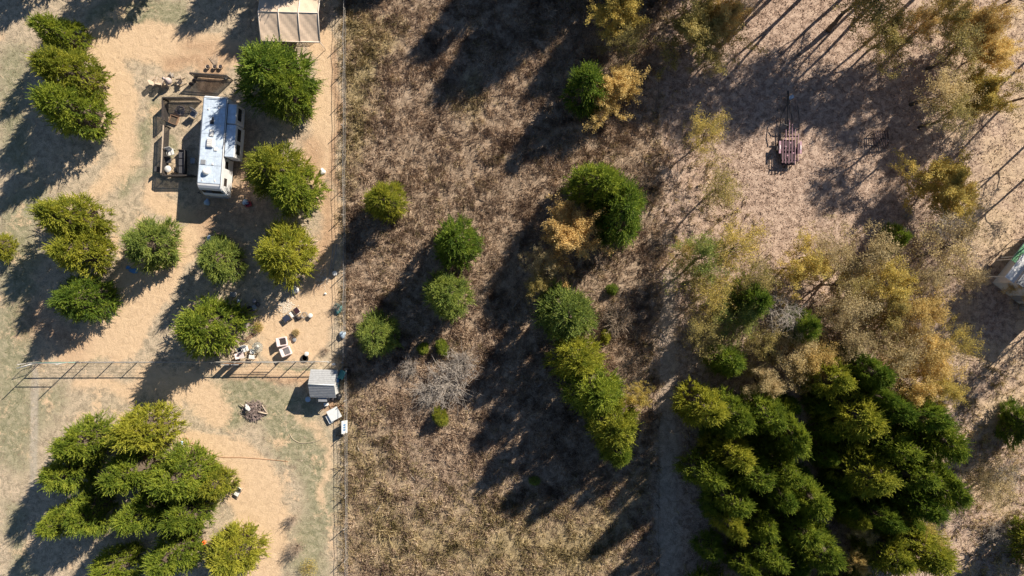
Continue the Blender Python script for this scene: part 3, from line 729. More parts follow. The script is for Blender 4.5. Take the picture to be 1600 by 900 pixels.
for px, py, r_, h, m, lb in [(403,511,9,.8,'yellow','yellow leafy bush between the black grill and the two armchairs'), (482,888,16,1.2,'yellow','yellow leafy bush at the bottom left of the long fence'), (462,520,6,.6,'straw','low weedy clump beside the armchairs')]:
    p = P(px, py, h*.5); t = thing("leafy_bush", lb, "bush", (p.x, p.y, 0), 0, 'leafy bushes')
    r2 = np.random.default_rng(int(px)); K = 900; pp = r2.normal(0, 1, (K, 3)); pp = unit(pp)*(r2.random((K, 1))**.4)*np.array([r_*S, r_*S, h*.5])+np.array([0, 0, h*.5])
    d = unit(r2.normal(0, 1, (K, 3))); w = unit(np.cross(d, r2.normal(0, 1, (K, 3)))); s = .09
    V = np.stack([pp, pp+d*s*.5+w*s*.3, pp+d*s, pp+d*s*.5-w*s*.3], 1); put("leaves", quads("leaves", V, M[m]), t)
    st = MB()
    for q in range(14): th = q*2.4; st.tube([(0, 0, -.03), (math.cos(th)*r_*S*.4, math.sin(th)*r_*S*.4, h*.5), (math.cos(th)*r_*S*.7, math.sin(th)*r_*S*.7, h*.85)], [.014, .01, .005], 4)
    st.build("stems", M['bark'], t)

# ------------------------------------------------------------------ object materials
M['white'] = mat('white_gelcoat', (.78,.79,.80), .35, scale=1.2, var=.05)
M['rvroof'] = mat('rv_roof_membrane', (.64,.75,.88), .6, scale=2.6, var=.13)
M['glass'] = mat('dark_glass', (.015,.017,.022), .08, scale=2)
M['black'] = mat('black_plastic', (.02,.02,.024), .45, scale=5)
M['dgrey'] = mat('dark_grey', (.08,.08,.09), .6, scale=5)
M['grey'] = mat('mid_grey', (.30,.31,.33), .6, scale=5)
M['chrome'] = mat('grey_metal', (.42,.43,.44), .35, .7, scale=8)
M['rubber'] = mat('rubber', (.025,.024,.023), .85, scale=8)
M['plastw'] = mat('white_plastic', (.80,.79,.76), .5, scale=6, var=.07)
M['shingle'] = mat('grey_shingle', (.40,.41,.42), .9, scale=5, var=.10, bump=.5)
M['shedw'] = mat('white_siding', (.74,.74,.72), .7, scale=4, var=.06)
M['tin_tan'] = mat('tan_canvas', (.72,.56,.42), .75, scale=.8, var=.09)
M['tanpipe'] = mat('cream_tube', (.74,.66,.58), .6, scale=5, var=.06)
M['fence_wood'] = mat('weathered_dark_wood', (.062,.052,.048), .9, scale=7, var=.2, bump=.3)
M['wood'] = mat('pale_weathered_wood', (.62,.50,.38), .85, scale=7, var=.15, bump=.3)
M['woodb'] = mat('brown_board', (.36,.22,.14), .85, scale=7, var=.2, bump=.3)
M['pipe'] = mat('galvanised_pipe', (.42,.40,.37), .55, .3, scale=5, var=.12)
M['pipeg'] = mat('green_painted_pipe', (.12,.30,.25), .6, scale=4, var=.2, col2=(.28,.30,.26))
M['wire'] = mat('rusty_wire', (.40,.36,.32), .7, .2, scale=5, var=.15)
M['maroon'] = mat('faded_maroon_paint', (.46,.27,.33), .6, scale=7, var=.15)
M['maroond'] = mat('dark_maroon_paint', (.045,.016,.025), .6, scale=7, var=.2)
M['pinkch'] = mat('faded_pink_vinyl', (.70,.58,.56), .7, scale=7, var=.08)
M['dkfab'] = mat('dark_brown_cushion', (.055,.045,.05), .9, scale=9, var=.2)
M['greyfab'] = mat('grey_cushion', (.20,.19,.20), .9, scale=9, var=.2)
M['navy'] = mat('navy_fabric', (.025,.035,.075), .85, scale=9, var=.2)
M['blue'] = mat('blue_plastic', (.05,.24,.50), .5, scale=6, var=.15)
M['bluet'] = mat('blue_tarp', (.12,.34,.75), .6, scale=9, var=.2)
M['teal'] = mat('teal_plastic', (.05,.24,.24), .6, scale=6, var=.15)
M['lblue'] = mat('pale_blue_plastic', (.45,.58,.72), .5, scale=6, var=.1)
M['red'] = mat('red_plastic', (.50,.06,.07), .5, scale=6, var=.15)
M['board'] = mat('pale_board', (.74,.77,.77), .6, scale=5, var=.06)
M['lime'] = mat('gravel_stone', (.66,.58,.48), .95, scale=9, var=.1, bump=.3)
M['hose'] = mat('tan_hose', (.50,.42,.30), .6, scale=5, var=.1)
M['cordo'] = mat('orange_cord', (.50,.26,.14), .6, scale=5, var=.1)
M['greenr'] = mat('green_metal_roof', (.14,.36,.20), .5, scale=4, var=.1)
M['stone'] = mat('fire_ring_stone', (.50,.42,.40), .9, scale=9, var=.15, bump=.3)

# ------------------------------------------------------------------ motorhome
p = P(331, 224, 3.2)
rv = thing("motorhome", "long white motorhome with two slide outs parked beside the fenced patio", "motorhome", (p.x, p.y, 0), R(-4.4)); rv.scale = (1, .955, 1)
W = 2.46; L2 = 5.05
prof = [(L2-.02, .55), (L2, .8), (L2, 3.0), (L2-.12, 3.17), (L2-.3, 3.2), (-4.15, 3.2), (-4.5, 3.14), (-4.75, 2.98), (-4.92, 2.72), (-5.1, 1.78), (-5.32, 1.55), (-5.38, 1.0), (-5.34, .5)]
b = MB(); n = len(prof); vs = []
xsec = [(-W/2, .10), (-W/2+.10, .0), (W/2-.10, .0), (W/2, .10)]
for x, ins in xsec:
    for (y, z) in prof:
        ci = 1.85
        vs.append((x, y+(-.0 if ins == 0 else (ins if y < -2 else -ins)*.8), z-(ins*.7 if z > 2.5 else 0)))
fs = []
for k in range(3):
    for q in range(n): fs.append((k*n+q, k*n+(q+1) % n, (k+1)*n+(q+1) % n, (k+1)*n+q))
fs.append(tuple(range(n))); fs.append(tuple(reversed(range(3*n, 4*n))))
b.add(vs, fs); body = b.build("body", M['white'], rv)
b = MB(); b.box((0, .3, 3.212), (W-.22, 9.1, .02)); b.build("roof", M['rvroof'], rv)
b = MB()
for sx in (-1, 1): b.box((sx*(W/2-.06), .2, 3.185), (.05, 9.3, .07))
b.box((0, L2-.22, 3.2), (W-.2, .05, .06)); b.box((0, -2.35, 3.225), (W-.24, .03, .012)); b.box((0, 1.0, 3.225), (W-.24, .02, .010)); b.build("roof_trim", M['chrome'], rv)
# windshield and nose
b = MB(); b.prism([(-.98, -4.965, 2.62), (.98, -4.965, 2.62), (1.02, -5.115, 1.86), (-1.02, -5.115, 1.86)], (0, -.03, 0)); ws = b.build("windshield", M['glass'], rv)
b = MB(); b.box((0, -5.075, 2.25), (.05, .04, .78), M=Matrix.Rotation(R(-11), 4, 'X')); b.build("divider", M['dgrey'], ws)
b = MB(); b.box((0, -5.40, .72), (2.3, .16, .34), bev=.05); b.build("bumper", M['grey'], rv)
for sx in (-1, 1):
    b = MB(); b.box((sx*.9, -5.37, 1.18), (.36, .08, .22), bev=.03); b.build("headlight", M['chrome'], rv)
    b = MB(); b.tube([(sx*1.2, -4.9, 2.1), (sx*1.42, -5.15, 2.15), (sx*1.5, -5.2, 2.0)], .025, 6); b.box((sx*1.5, -5.22, 1.85), (.2, .1, .42), bev=.03); b.build("side_mirror", M['white'] if sx > 0 else M['black'], rv)
# slide outs
for (yc, ln, dx, zt) in ((3.35, 2.1, .95, 2.98), (.45, 3.5, 1.05, 2.98)):
    b = MB(); b.box((W/2+dx/2-.02, yc, (zt+.75)/2), (dx, ln, zt-.75), bev=.05); so = b.build("slide_out", M['white'], rv)
    b = MB(); b.box((W/2+dx/2, yc, zt+.012), (dx-.12, ln-.14, .02)); b.build("slide_roof", M['lblue'] if False else M['rvroof'], so)
    b = MB(); b.box((W/2+.03, yc+ln/2+.03, (zt+.8)/2), (.10, .05, zt-.75)); b.box((W/2+.02, yc-ln/2-.03, (zt+.8)/2), (.10, .05, zt-.75)); b.box((W/2+.0, yc, zt+.04), (.09, ln, .06)); b.build("seal", M['black'], so)
    ws_ = [(yc+.1, 1.3)] if ln < 3 else [(yc+.8, 1.3), (yc-.75, 1.1)]
    for (wy, wlen) in ws_:
        b = MB(); b.box((W/2+dx-.005, wy, 2.12), (.03, wlen, .85), bev=.01); b.build("window", M['glass'], so)
# cab side windows
for (yy, zz, ll, hh) in ((-2.05, 2.15, .8, .75), (-3.9, 2.15, .85, .7)):
    b = MB(); b.box((W/2+.0, yy, zz), (.03, ll, hh), bev=.01); b.build("window", M['glass'], rv)
for (yy, ll) in ((3.2, 1.4), (.8, 1.5), (-1.6, .8), (-3.9, .85)):
    b = MB(); b.box((-W/2, yy, 2.1), (.03, ll, .7), bev=.01); b.build("window", M['glass'], rv)
b = MB(); b.box((-W/2-.005, -2.7, 1.6), (.03, .65, 1.9), bev=.01); d_ = b.build("door", M['white'], rv); b = MB(); b.box((-W/2-.03, -2.48, 1.5), (.04, .06, .16)); b.build("handle", M['black'], d_)
b = MB(); b.box((-W/2-.05, 1.0, 3.02), (.11, 4.6, .11), bev=.04); b.build("awning", M['plastw'], rv)
b = MB(); b.lathe((-.15, 2.35, 3.23), [(.02, .0), (.02, 0)], 3); b = MB(); b.box((-.12, 2.25, 3.27), (.36, .42, .10), bev=.03); b.box((-.06, 2.62, 3.27), (.12, .34, .08)); b.build("roof_vent", M['black'], rv)
b = MB(); b.box((-.08, 1.08, 3.25), (.46, .78, .05), bev=.02); hv = b.build("skylight", M['grey'], rv); b = MB(); b.box((-.08, 1.08, 3.285), (.36, .66, .03), bev=.01); b.build("skylight_pane", M['plastw'], hv)
b = MB(); b.box((-.12, .02, 3.34), (.72, .98, .24), bev=.09); ac = b.build("air_conditioner", M['plastw'], rv); b = MB()
for q in range(4): b.box((-.12, -.3+q*.2, 3.465), (.5, .02, .012))
b.build("vent_slots", M['grey'], ac)
b = MB(); b.box((-.72, -2.05, 3.24), (.5, .5, .06), bev=.02); b.build("roof_hatch", M['grey'], rv)
b = MB(); b.lathe((-.35, -3.1, 3.22), [(.36, 0), (.36, .10), (.31, .24), (.20, .34), (.06, .39)], 18); b.build("satellite_dome", M['plastw'], rv)
b = MB(); b.box((.25, -2.2, 3.24), (.2, .2, .06), bev=.02); b.box((-.7, -3.95, 3.24), (.12, .2, .05)); b.box((.6, -3.95, 3.24), (.12, .2, .05)); b.build("roof_fitting", M['plastw'], rv)
b = MB(); b.tube([(-.85, 4.7, 3.26), (.85, 4.7, 3.26)], .02, 5)
b.build("roof_rail", M['chrome'], rv)
for (x, y, w_, l_) in ((.55, 3.9, .36, .36), (.45, -.6, .36, .36), (-.6, 3.6, .16, .16), (.75, 1.9, .14, .14)):
    b = MB(); b.box((x, y, 3.26), (w_, l_, .09), bev=.03); b.build("roof_vent", M['plastw'], rv)
b = MB()
for y in (3.9, 2.9, -.4, -1.4): b.box((0, y, 3.2225), (W-.26, .012, .005))
for x in (-.4, .45): b.box((x, .3, 3.2240), (.012, 8.6, .004))
b.build("roof_seams", M['grey'], rv)
for sx in (-1, 1):
    for yy in (-3.3, 2.1):
        rot = Matrix.Rotation(R(90), 4, 'Y'); b = MB(); b.lathe((sx*(W/2-.2), yy, .46), [(.2, -.13), (.44, -.12), (.46, 0), (.44, .12), (.2, .13)], 18, rot); wh = b.build("wheel", M['rubber'], rv)
        b = MB(); b.lathe((sx*(W/2-.2), yy, .46), [(.05, -.14), (.2, -.135), (.2, .135), (.05, .14)], 12, rot); b.build("rim", M['chrome'], wh)
b = MB(); b.tube([(.95, L2+.02, .8), (.95, L2+.12, 1.0), (.95, L2+.12, 3.0), (.95, L2-.1, 3.3)], .018, 6); b.tube([(.6, L2+.02, .8), (.6, L2+.12, 1.0), (.6, L2+.12, 3.0), (.6, L2-.1, 3.3)], .018, 6)
for q in range(7): b.tube([(.6, L2+.12, 1.1+q*.3), (.95, L2+.12, 1.1+q*.3)], .014, 5)
b.build("ladder", M['chrome'], rv)

# ------------------------------------------------------------------ patio fence panels
def picket_panel(a, b_, h, label, m, topm=None, gap=.035, pw=.10, group='patio fence panels'):
    a = Vector(a); b_ = Vector(b_); d = b_-a; L = d.length; ang = math.atan2(d.y, d.x)
    t = thing("picket_fence", label, "fence", a, ang, group)
    n_ = int(L/(pw+gap))
    pk = MB()
    for k in range(n_):
        x = (k+.5)*L/n_; pk.box((x, .03, h/2+.05), (pw, .02, h*(.97+.03*random.random())))
    pk.build("pickets", m, t)
    for z in (.25, h-.15): r_ = MB(); r_.box((L/2, -.005, z), (L, .045, .09)); r_.build("rail", m, t)
    for k in range(max(2, int(L/2.0)+1)):
        x = k*L/(max(2, int(L/2.0)+1)-1); q = MB(); q.box((x, -.06, (h+.1)/2), (.09, .09, h+.1), bev=.01); q.build("post", m, t)
    cpb = MB(); cpb.box((L/2, 0, h+.075), (L, .13, .035)); cpb.build("cap_board", topm or m, t)
    return t
picket_panel(G(264,158), G(315,158), 1.35, "dark picket fence panel along the upper side of the motorhome patio", M['fence_wood'])
picket_panel(G(264,192), G(264,159), 1.35, "short slatted panel at the upper left corner of the patio", M['fence_wood'])
picket_panel(G(262,274), G(266,200), 1.35, "longer slatted panel with pale top on the left side of the patio", M['fence_wood'], M['wood'])
picket_panel(G(307,277), G(263,277), 1.25, "dark slatted panel closing the lower side of the patio by the motorhome front", M['fence_wood'])
picket_panel(G(307,121), G(364,125), 1.5, "brown slatted panel standing above the motorhome rear", M['fence_wood'])


# chairs etc.
def patio_chair(loc, rz, m_seat, m_frame, label, group, s=1.0, name="patio_chair"):
    t = thing(name, label, "chair", loc, rz, group)
    b = MB(); b.box((0, 0, .42*s), (.50*s, .50*s, .05), bev=.02); b.build("seat", m_seat, t)
    b = MB(); b.box((0, -.27*s, .72*s), (.50*s, .04, .52*s), M=Matrix.Rotation(R(12), 4, 'X'), bev=.01); b.build("backrest", m_seat, t)
    for sx in (-1, 1):
        b = MB(); b.tube([(sx*.27*s, -.24*s, .62*s), (sx*.27*s, .22*s, .62*s), (sx*.27*s, .24*s, .4*s)], .022, 6); b.build("armrest", m_frame, t)
        for sy in (-1, 1): b = MB(); b.tube([(sx*.24*s, sy*.22*s, .42*s), (sx*.27*s, sy*.26*s, 0)], .018, 6); b.build("leg", m_frame, t)
    return t
def round_table(loc, r_, h, mtop, mleg, label, name="round_table"):
    t = thing(name, label, "table", loc)
    b = MB(); b.lathe((0, 0, h-.03), [(r_-.02, 0), (r_, .012), (r_-.01, .03)], 24); b.build("tabletop", mtop, t)
    for k in range(4):
        a = k*math.pi/2+.78; b = MB(); b.tube([(math.cos(a)*r_*.6, math.sin(a)*r_*.6, h-.03), (math.cos(a)*r_*.8, math.sin(a)*r_*.8, 0)], .02, 6); b.build("leg", mleg, t)
    return t
def bucket(loc, r_, h, m, label, name="bucket", group='buckets', rot=None, inner=None):
    t = thing(name, label, {"planter_pot": "pot", "round_bin": "bin"}.get(name, "bucket"), loc, 0, group)
    b = MB(); b.lathe((0, 0, 0), [(r_*.82, 0), (r_, h), (r_*1.06, h), (r_*1.06, h-.03), (r_*.94, h-.035), (r_*.9, h-.05)] if inner else [(r_*.82, 0), (r_, h*.95), (r_*1.07, h*.95), (r_*1.07, h), (r_*.98, h+.01)], 18); b.build("shell", m, t)
    if inner: b = MB(); b.lathe((0, 0, h-.06), [(r_*.88, 0), (r_*.88, .012)], 16); b.build("opening", inner, t)
    b = MB(); b.tube([(r_*1.05*math.cos(q), r_*1.05*math.sin(q)*.25+r_*.95, h-.05-.12*math.sin(q)) for q in np.linspace(0, math.pi, 7)], .006, 4); b.build("handle", M['chrome'], t)
    return t
GP = 'chairs of the patio table'
p = P(262, 264, .74); round_table((p.x, p.y, 0), .36, .74, M['plastw'], M['black'], "small round white table among black chairs on the patio")
for (qx, qy, rz, sm, lb) in [(251,266,R(-90)-.2,M['dgrey'],'dark chair left of the round white table'), (264,251,R(180),M['dgrey'],'dark chair above the round white table'), (276,266,R(90),M['black'],'black chair right of the round white table')]:
    p = P(qx, qy, .4); patio_chair((p.x, p.y, 0), rz, sm, M['black'], lb, GP, 1.05)
p = P(267, 238, .5); patio_chair((p.x, p.y, 0), R(195), M['plastw'], M['plastw'], "white armchair above the dark chairs on the patio", GP, 1.25)
p = P(303, 178, .5); patio_chair((p.x, p.y, 0), R(150), M['grey'], M['dgrey'], "grey reclined chair in the motorhome shade", GP, 1.35)
# long black bench seat in shade
p = P(285, 254, .4); t = thing("outdoor_sofa", "long black outdoor sofa in the motorhome shade beside the patio table", "sofa", (p.x, p.y, 0))
b = MB(); b.box((0, 0, .28), (.75, 2.5, .3), bev=.05); b.build("base", M['black'], t)
b = MB(); b.box((.36, 0, .55), (.16, 2.5, .5), bev=.05); b.build("backrest", M['black'], t)
for q in range(3): b = MB(); b.box((-.05, -.8+q*.8, .48), (.62, .74, .12), bev=.04); b.build("cushion", M['dgrey'], t)
for sy in (-1, 1): b = MB(); b.box((0, sy*1.27, .42), (.7, .14, .5), bev=.03); b.build("armrest", M['black'], t)
# patio junk : wire basket and fire ring
p = P(281, 172, .2); t = thing("fire_pit", "grey ash filled fire ring inside the upper patio corner", "fire pit", (p.x, p.y, 0))
b = MB()
for k in range(12): a = k*math.pi/6; b.box((math.cos(a)*.45, math.sin(a)*.45, .1), (.2, .14, .2), rz=a+math.pi/2, bev=.04)
b.build("stone_ring", M['stone'], t); b = MB(); b.lathe((0, 0, 0), [(.36, 0), (.3, .06), (.1, .09)], 12); b.build("ash", M['grey'], t)
b = MB()
for k in range(5): a = k*1.25; b.tube([(-.35*math.cos(a), -.35*math.sin(a), .1+.03*k), (.4*math.cos(a), .4*math.sin(a), .16+.03*k)], .035, 6)
b.build("firewood", M['bark_grey'], t)
p = P(271, 187, .2); t = thing("planter", "low square wooden planter below the fire ring", "planter", (p.x, p.y, 0), R(-20))
b = MB()
for k in range(4): a = k*math.pi/2; b.box((math.cos(a)*.42, math.sin(a)*.42, .12), (.05, .86, .24), rz=a)
b.build("frame", M['woodb'], t); b = MB(); b.box((0, 0, .07), (.78, .78, .12)); b.build("soil", M['bark'], t)
# stove box beside RV door
p = P(301, 251, .5); t = thing("side_table", "small pale table against the motorhome left side", "table", (p.x, p.y, 0))
b = MB(); b.box((0, 0, .5), (.5, .6, .04), bev=.01); b.build("tabletop", M['grey'], t)
for sx in (-1, 1):
    for sy in (-1, 1): b = MB(); b.box((sx*.2, sy*.25, .25), (.04, .04, .48)); b.build("leg", M['dgrey'], t)

# sitting group at the fire
GA = 'wooden chairs by the chiminea'
def adirondack(loc, rz, label):
    t = thing("wooden_chair", label, "chair", loc, rz, GA)
    b = MB()
    for k in range(5): b.box((-.24+k*.12, .08, .36-.0), (.10, .52, .025), M=Matrix.Rotation(R(8), 4, 'X'))
    b.build("seat", M['wood'], t); b = MB()
    for k in range(5): b.box((-.24+k*.12, -.32, .66), (.10, .025, .78-.06*abs(k-2)), M=Matrix.Rotation(R(22), 4, 'X'))
    b.build("backrest", M['wood'], t)
    for sx in (-1, 1):
        b = MB(); b.box((sx*.36, -.02, .58), (.13, .72, .025)); b.build("armrest", M['wood'], t)
        b = MB(); b.box((sx*.34, .28, .29), (.05, .09, .58)); b.build("leg", M['wood'], t)
        b = MB(); b.box((sx*.30, -.14, .19), (.04, .85, .10), M=Matrix.Rotation(R(14), 4, 'X')); b.build("leg", M['wood'], t)
    return t
for qx, qy, rz, lb in [(241,127,R(-60),'pale wooden chair, leftmost of the three by the chiminea'), (250,127,R(-20),'pale wooden chair nearest the left side of the chiminea'), (280,126,R(110),'pale wooden chair right of the chiminea')]:
    p = P(qx, qy, .5); adirondack((p.x, p.y, 0), rz, lb)
p = P(263, 127, .6); t = thing("chiminea", "rusty grey chiminea stove with a flue between the wooden chairs", "stove", (p.x, p.y, 0))
b = MB(); b.lathe((0, 0, .35), [(.12, 0), (.34, .12), (.40, .3), (.32, .55), (.14, .75), (.11, 1.25), (.16, 1.3)], 16); b.build("body", M['stone'], t)
for k in range(3): a = k*2.1; b = MB(); b.tube([(math.cos(a)*.2, math.sin(a)*.2, .42), (math.cos(a)*.36, math.sin(a)*.36, 0)], .022, 6); b.build("leg", M['dgrey'], t)
b = MB()
for k in range(9): b.tube([(.35*math.cos(k), .35*math.sin(k)+.5, .04+.03*(k % 3)), (-.3*math.cos(k)+.1, -.3*math.sin(k)+.62, .08+.03*(k % 3))], .035, 5)
fw = b.build("firewood_pile", M['bark_grey']); fw.location = (p.x, p.y+.2, 0); tag(fw, "grey sticks heaped just above the chiminea", "firewood")
for qx, qy, lb in [(324,104,'cream open pot, leftmost of the row above the brown panel'), (335,104,'cream open pot, second in the row above the brown panel'), (344,104,'cream open pot, third in the row above the brown panel'), (376,104,'cream open pot beside the big deep green cedar')]:
    p = P(qx, qy, .3); bucket((p.x, p.y, 0), .22, .3, M['wood'], lb, group='cream buckets', inner=M['dkfab'], name="planter_pot")
for qx, qy, lb in [(298,131,'dark pot, lower of the three left of the brown panel'), (303,126,'dark pot, middle of the three left of the brown panel'), (308,117,'dark pot touching the left end of the brown panel')]:
    p = P(qx, qy, .2); bucket((p.x, p.y, 0), .17, .28, M['dgrey'], lb, group='dark pots', inner=M['dkfab'], name="planter_pot")
p = P(353, 120, .4); bucket((p.x, p.y, 0), .2, .4, M['plastw'], 'white bucket in shade below the brown panel', group=None)
# branches lying above
b = MB()
for k in range(7): b.tube([G(326+k*2.5, 90-k*1.5, .03), G(332+k*1.4, 97, .06), G(336+k*.6, 103, .04)], [.02, .025, .015], 5)
o = b.build("cut_branches", M['wood']); tag(o, "pale cut branches fanned out above the cream pots", "branches")

# ------------------------------------------------------------------ carport / canopy
p = P(451, 20, 2.9); t = thing("canopy_tent", "tan fabric canopy with ribbed frame and ridge at the top edge", "canopy", (p.x, p.y, 0), R(-1))
cw, cl = 6.1, 5.4; eave, ridge = 2.2, 3.05
def tent(x, s_):  # s_ in 0..1 from south eave to north eave
    z = eave+(ridge-eave)*(1-abs(2*s_-1)); return (x, -cl/2+s_*cl, z)
b = MB(); NU, NV = 37, 21; vs = []
for i_ in range(NU):
    x = -cw/2+cw*i_/(NU-1); fr = (i_/(NU-1)*3) % 1
    for k in range(NV):
        s_ = k/(NV-1); q = tent(x, s_); sag = .10*math.sin(math.pi*fr)*math.sin(math.pi*min(1, abs(2*s_-1)))
        vs.append((q[0], q[1], q[2]-sag+.01*math.sin(x*7+s_*30)))
fs = [(i_*NV+k, (i_+1)*NV+k, (i_+1)*NV+k+1, i_*NV+k+1) for i_ in range(NU-1) for k in range(NV-1)]
o0 = len(vs); vs2 = vs+[(x_, y_, z_-.025) for x_, y_, z_ in vs]; fs2 = fs+[tuple(o0+q for q in reversed(f)) for f in fs]
b.add(vs2, fs2, False)
b.prism([(-cw/2, -cl/2, eave), (cw/2, -cl/2, eave), (cw/2, -cl/2, eave-.28), (-cw/2, -cl/2, eave-.28)], (0, .02, 0)); b.build("canopy_cover", M['tin_tan'], t)
for k in range(4):
    x = -cw/2+k*cw/3; b = MB(); pts = [tent(x, s_) for s_ in (0, .5, 1)]; b.tube([(q[0], q[1], q[2]+.03) for q in pts], .05, 6)
    b.build("rib", M['tanpipe'], t)
    for sy in (-1, 1): b = MB(); b.tube([(x, sy*cl/2, eave), (x, sy*(cl/2+.02), 0)], .035, 6); b.build("leg", M['tanpipe'], t)
b = MB(); b.tube([(-cw/2, 0, ridge+.02), (cw/2, 0, ridge+.02)], .04, 6); b.tube([(-cw/2, -cl/2, eave+.03), (cw/2, -cl/2, eave+.03)], .045, 6); b.build("ridge_pole", M['tanpipe'], t)
t = thing("metal_gate_panel", "dark barred metal panel leaning under the right end of the canopy", "gate panel", G(478, 61, 0), 0)
b = MB(); b.tube([(0, 0, .1), (1.55, 0, .1), (1.55, .35, 1.0), (0, .35, 1.0), (0, 0, .1)], .035, 6); b.build("frame", M['fence_wood'], t)
b = MB()
for k in range(8): b.tube([(.2+k*.17, 0, .1), (.2+k*.17, .35, 1.0)], .022, 5)
b.build("bars", M['fence_wood'], t)

# ------------------------------------------------------------------ long wire fence
def wire_fence(px, y0, y1, h, step, label, mpost, mwire, top=True, nw=5, rw=.012, name="wire_fence"):
    t = thing(name, label, "fence", G(px, y0), 0, None)
    a, b_ = G(px, y0), G(px, y1); L = (b_-a).length; n_ = int(L/step)
    for k in range(n_+1):
        y = -k*L/n_; b = MB(); b.tube([(random.uniform(-.05, .05), y, -.1), (random.uniform(-.14, .14), y+random.uniform(-.12, .12), h+.1+random.uniform(-.08, .12))], .045, 6); b.build("post", mpost, t)
    b = MB()
    for q in range(nw):
        z = .12+(h-.12)*q/(nw-1); b.tube([(.05+random.uniform(-.07, .07), -k*L/n_/2, z-(.05 if k % 2 else 0)+random.uniform(-.02, .02)) for k in range(2*n_+1)], rw if q < nw-1 or not top else .020, 4)
    st = int(L/.30)
    for k in range(st): b.box((.05, -k*L/st, h/2+.03), (.008, .008, h-.08))
    b.build("wire_mesh", mwire, t); return t
wire_fence(540, -70, 562, 1.35, 3.0, "long wire fence between the yard and the dry field, upper stretch", M['wire'], M['pipe'])
wire_fence(543, 575, 970, 1.35, 3.0, "long wire fence between the yard and the dry field, lower stretch below the shed", M['wire'], M['pipe'])
wire_fence(1027, -60, 970, 1.2, 4.0, "thin old fence line between the dry field and the right woods", M['bark'], M['bark'], False, 4, .008)
wire_fence(1508, 330, 620, 1.2, 3.4, "thin fence line near the white building at the right", M['bark'], M['bark'], False, 4, .008)

# pipe fence across the yard
pf = thing("pipe_fence", "horizontal pipe fence crossing the left yard with a green painted end", "fence", G(0, 569))
hx = 1.65
b = MB(); b.tube([P(49,567,hx)-G(0,569), P(90,566.5,hx)-G(0,569), P(118,566.5,hx)-G(0,569)], .055, 6); b.build("top_rail", M['pipeg'], pf)
b = MB(); b.tube([P(x, 566.5+(x-118)*-.004, hx)-G(0,569) for x in range(118, 536, 22)], .05, 6); b.build("top_rail", M['pipe'], pf)
b = MB()
for q in range(5): z = .2+q*.3; b.tube([P(x, 567.0, hx)+Vector((0, 0, z-hx))-G(0,569) for x in range(60, 536, 40)], .006, 4)
for k in range(110): x = 110+k*3.9; b.box(P(x, 567, hx)+Vector((0, 0, -hx/2))-G(0,569), (.005, .005, hx-.1))
b.build("wire_mesh", M['wire'], pf)
for x in [107,126,164,203,248,290,330,366,402,430,456,486,512,534]:
    q = P(x, 567, hx)-G(0,569); b = MB(); b.tube([(q.x, q.y, -.1), (q.x, q.y, hx+.05)], .05, 7); b.build("post", M['pipe'], pf)
b = MB()
for (x0, x1, z) in ((366, 430, 1.25), (402, 430, 1.05)): b.tube([P(x0,567,hx)+Vector((0,0,z-hx))-G(0,569), P(x1,567,hx)+Vector((0,0,z-hx))-G(0,569)], .03, 6)
b.build("brace_rail", M['pipe'], pf)
# solid boards wired to it
for x, lb in ((352, 'dark board wired to the pipe fence, left one of two'), (367, 'dark board wired to the pipe fence, right one of two')):
    q = P(x, 568, 1.4); t = thing("fence_board", lb, "board", (q.x, q.y+.03, 0), 0, 'boards on the pipe fence')
    b = MB(); b.box((0, -.10, .72), (.78, .03, 1.38)); b.build("panel", M['woodb'], t); b = MB(); b.box((0, -.14, 1.42), (.8, .07, .05)); b.build("trim", M['plastw'], t)
# gate frame
t = thing("gate_arch", "tall bare pipe gateway at the left end of the pipe fence", "gate", G(0, 569))
for x in (49, 107): q = P(x, 567.5, hx)-G(0,569); b = MB(); b.tube([(q.x, q.y+.06, -.1), (q.x, q.y+.06, 3.7)], .05, 7); b.build("post", M['pipe'], t)
q0, q1 = P(49,567.5,hx)-G(0,569), P(107,567.5,hx)-G(0,569); b = MB(); b.tube([(q0.x, q0.y+.06, 2.5), (q1.x, q1.y+.06, 2.5)], .045, 7); b.build("crossbar", M['pipe'], t)
t = thing("swing_gate", "pale pipe gate swung open at the far left of the pipe fence", "gate", G(0, 569))
q0, q1 = P(26,575.5,1.2)-G(0,569), P(48,569,1.2)-G(0,569)
b = MB(); b.tube([(q0.x, q0.y, .3), (q0.x, q0.y, 1.2), (q1.x, q1.y, 1.2), (q1.x, q1.y, .3), (q0.x, q0.y, .3)], .035, 6); b.build("frame", M['plastw'], t)
b = MB()
for k in range(1, 5): z = .3+k*.18; b.tube([(q0.x, q0.y, z), (q1.x, q1.y, z)], .012, 5)
b.build("bars", M['pipe'], t)

# ------------------------------------------------------------------ shed
p = P(502, 601, 2.7); t = thing("garden_shed", "small white shed with grey shingled gable roof at the fence corner", "shed", (p.x, p.y, 0), R(-1.5))
sw, sl, ev, rg = 2.25, 2.45, 2.0, 2.7
b = MB(); b.prism([(-sw/2, -sl/2, 0), (-sw/2, sl/2, 0), (-sw/2, sl/2, ev), (-sw/2, 0, rg-.06), (-sw/2, -sl/2, ev)], (sw, 0, 0)); wl_ = b.build("wall", M['shedw'], t)
b = MB()
for k in range(9): b.box((sw/2+.012, -sl/2+.13+k*.27, 1.0), (.02, .03, 1.95))
b.build("siding_battens", M['plastw'], wl_)
b = MB(); ov = .22
for sy, dd in ((1, .0), (-1, .0)):
    y1 = sy*(sl/2+ov); z1 = ev-.07*1.0-(ov*(rg-ev)/(sl/2))+.07; b.prism([(-sw/2-ov, 0, rg), (-sw/2-ov, y1, z1), (-sw/2-ov, y1, z1+.07), (-sw/2-ov, 0, rg+.07)], (sw+2*ov, 0, 0))
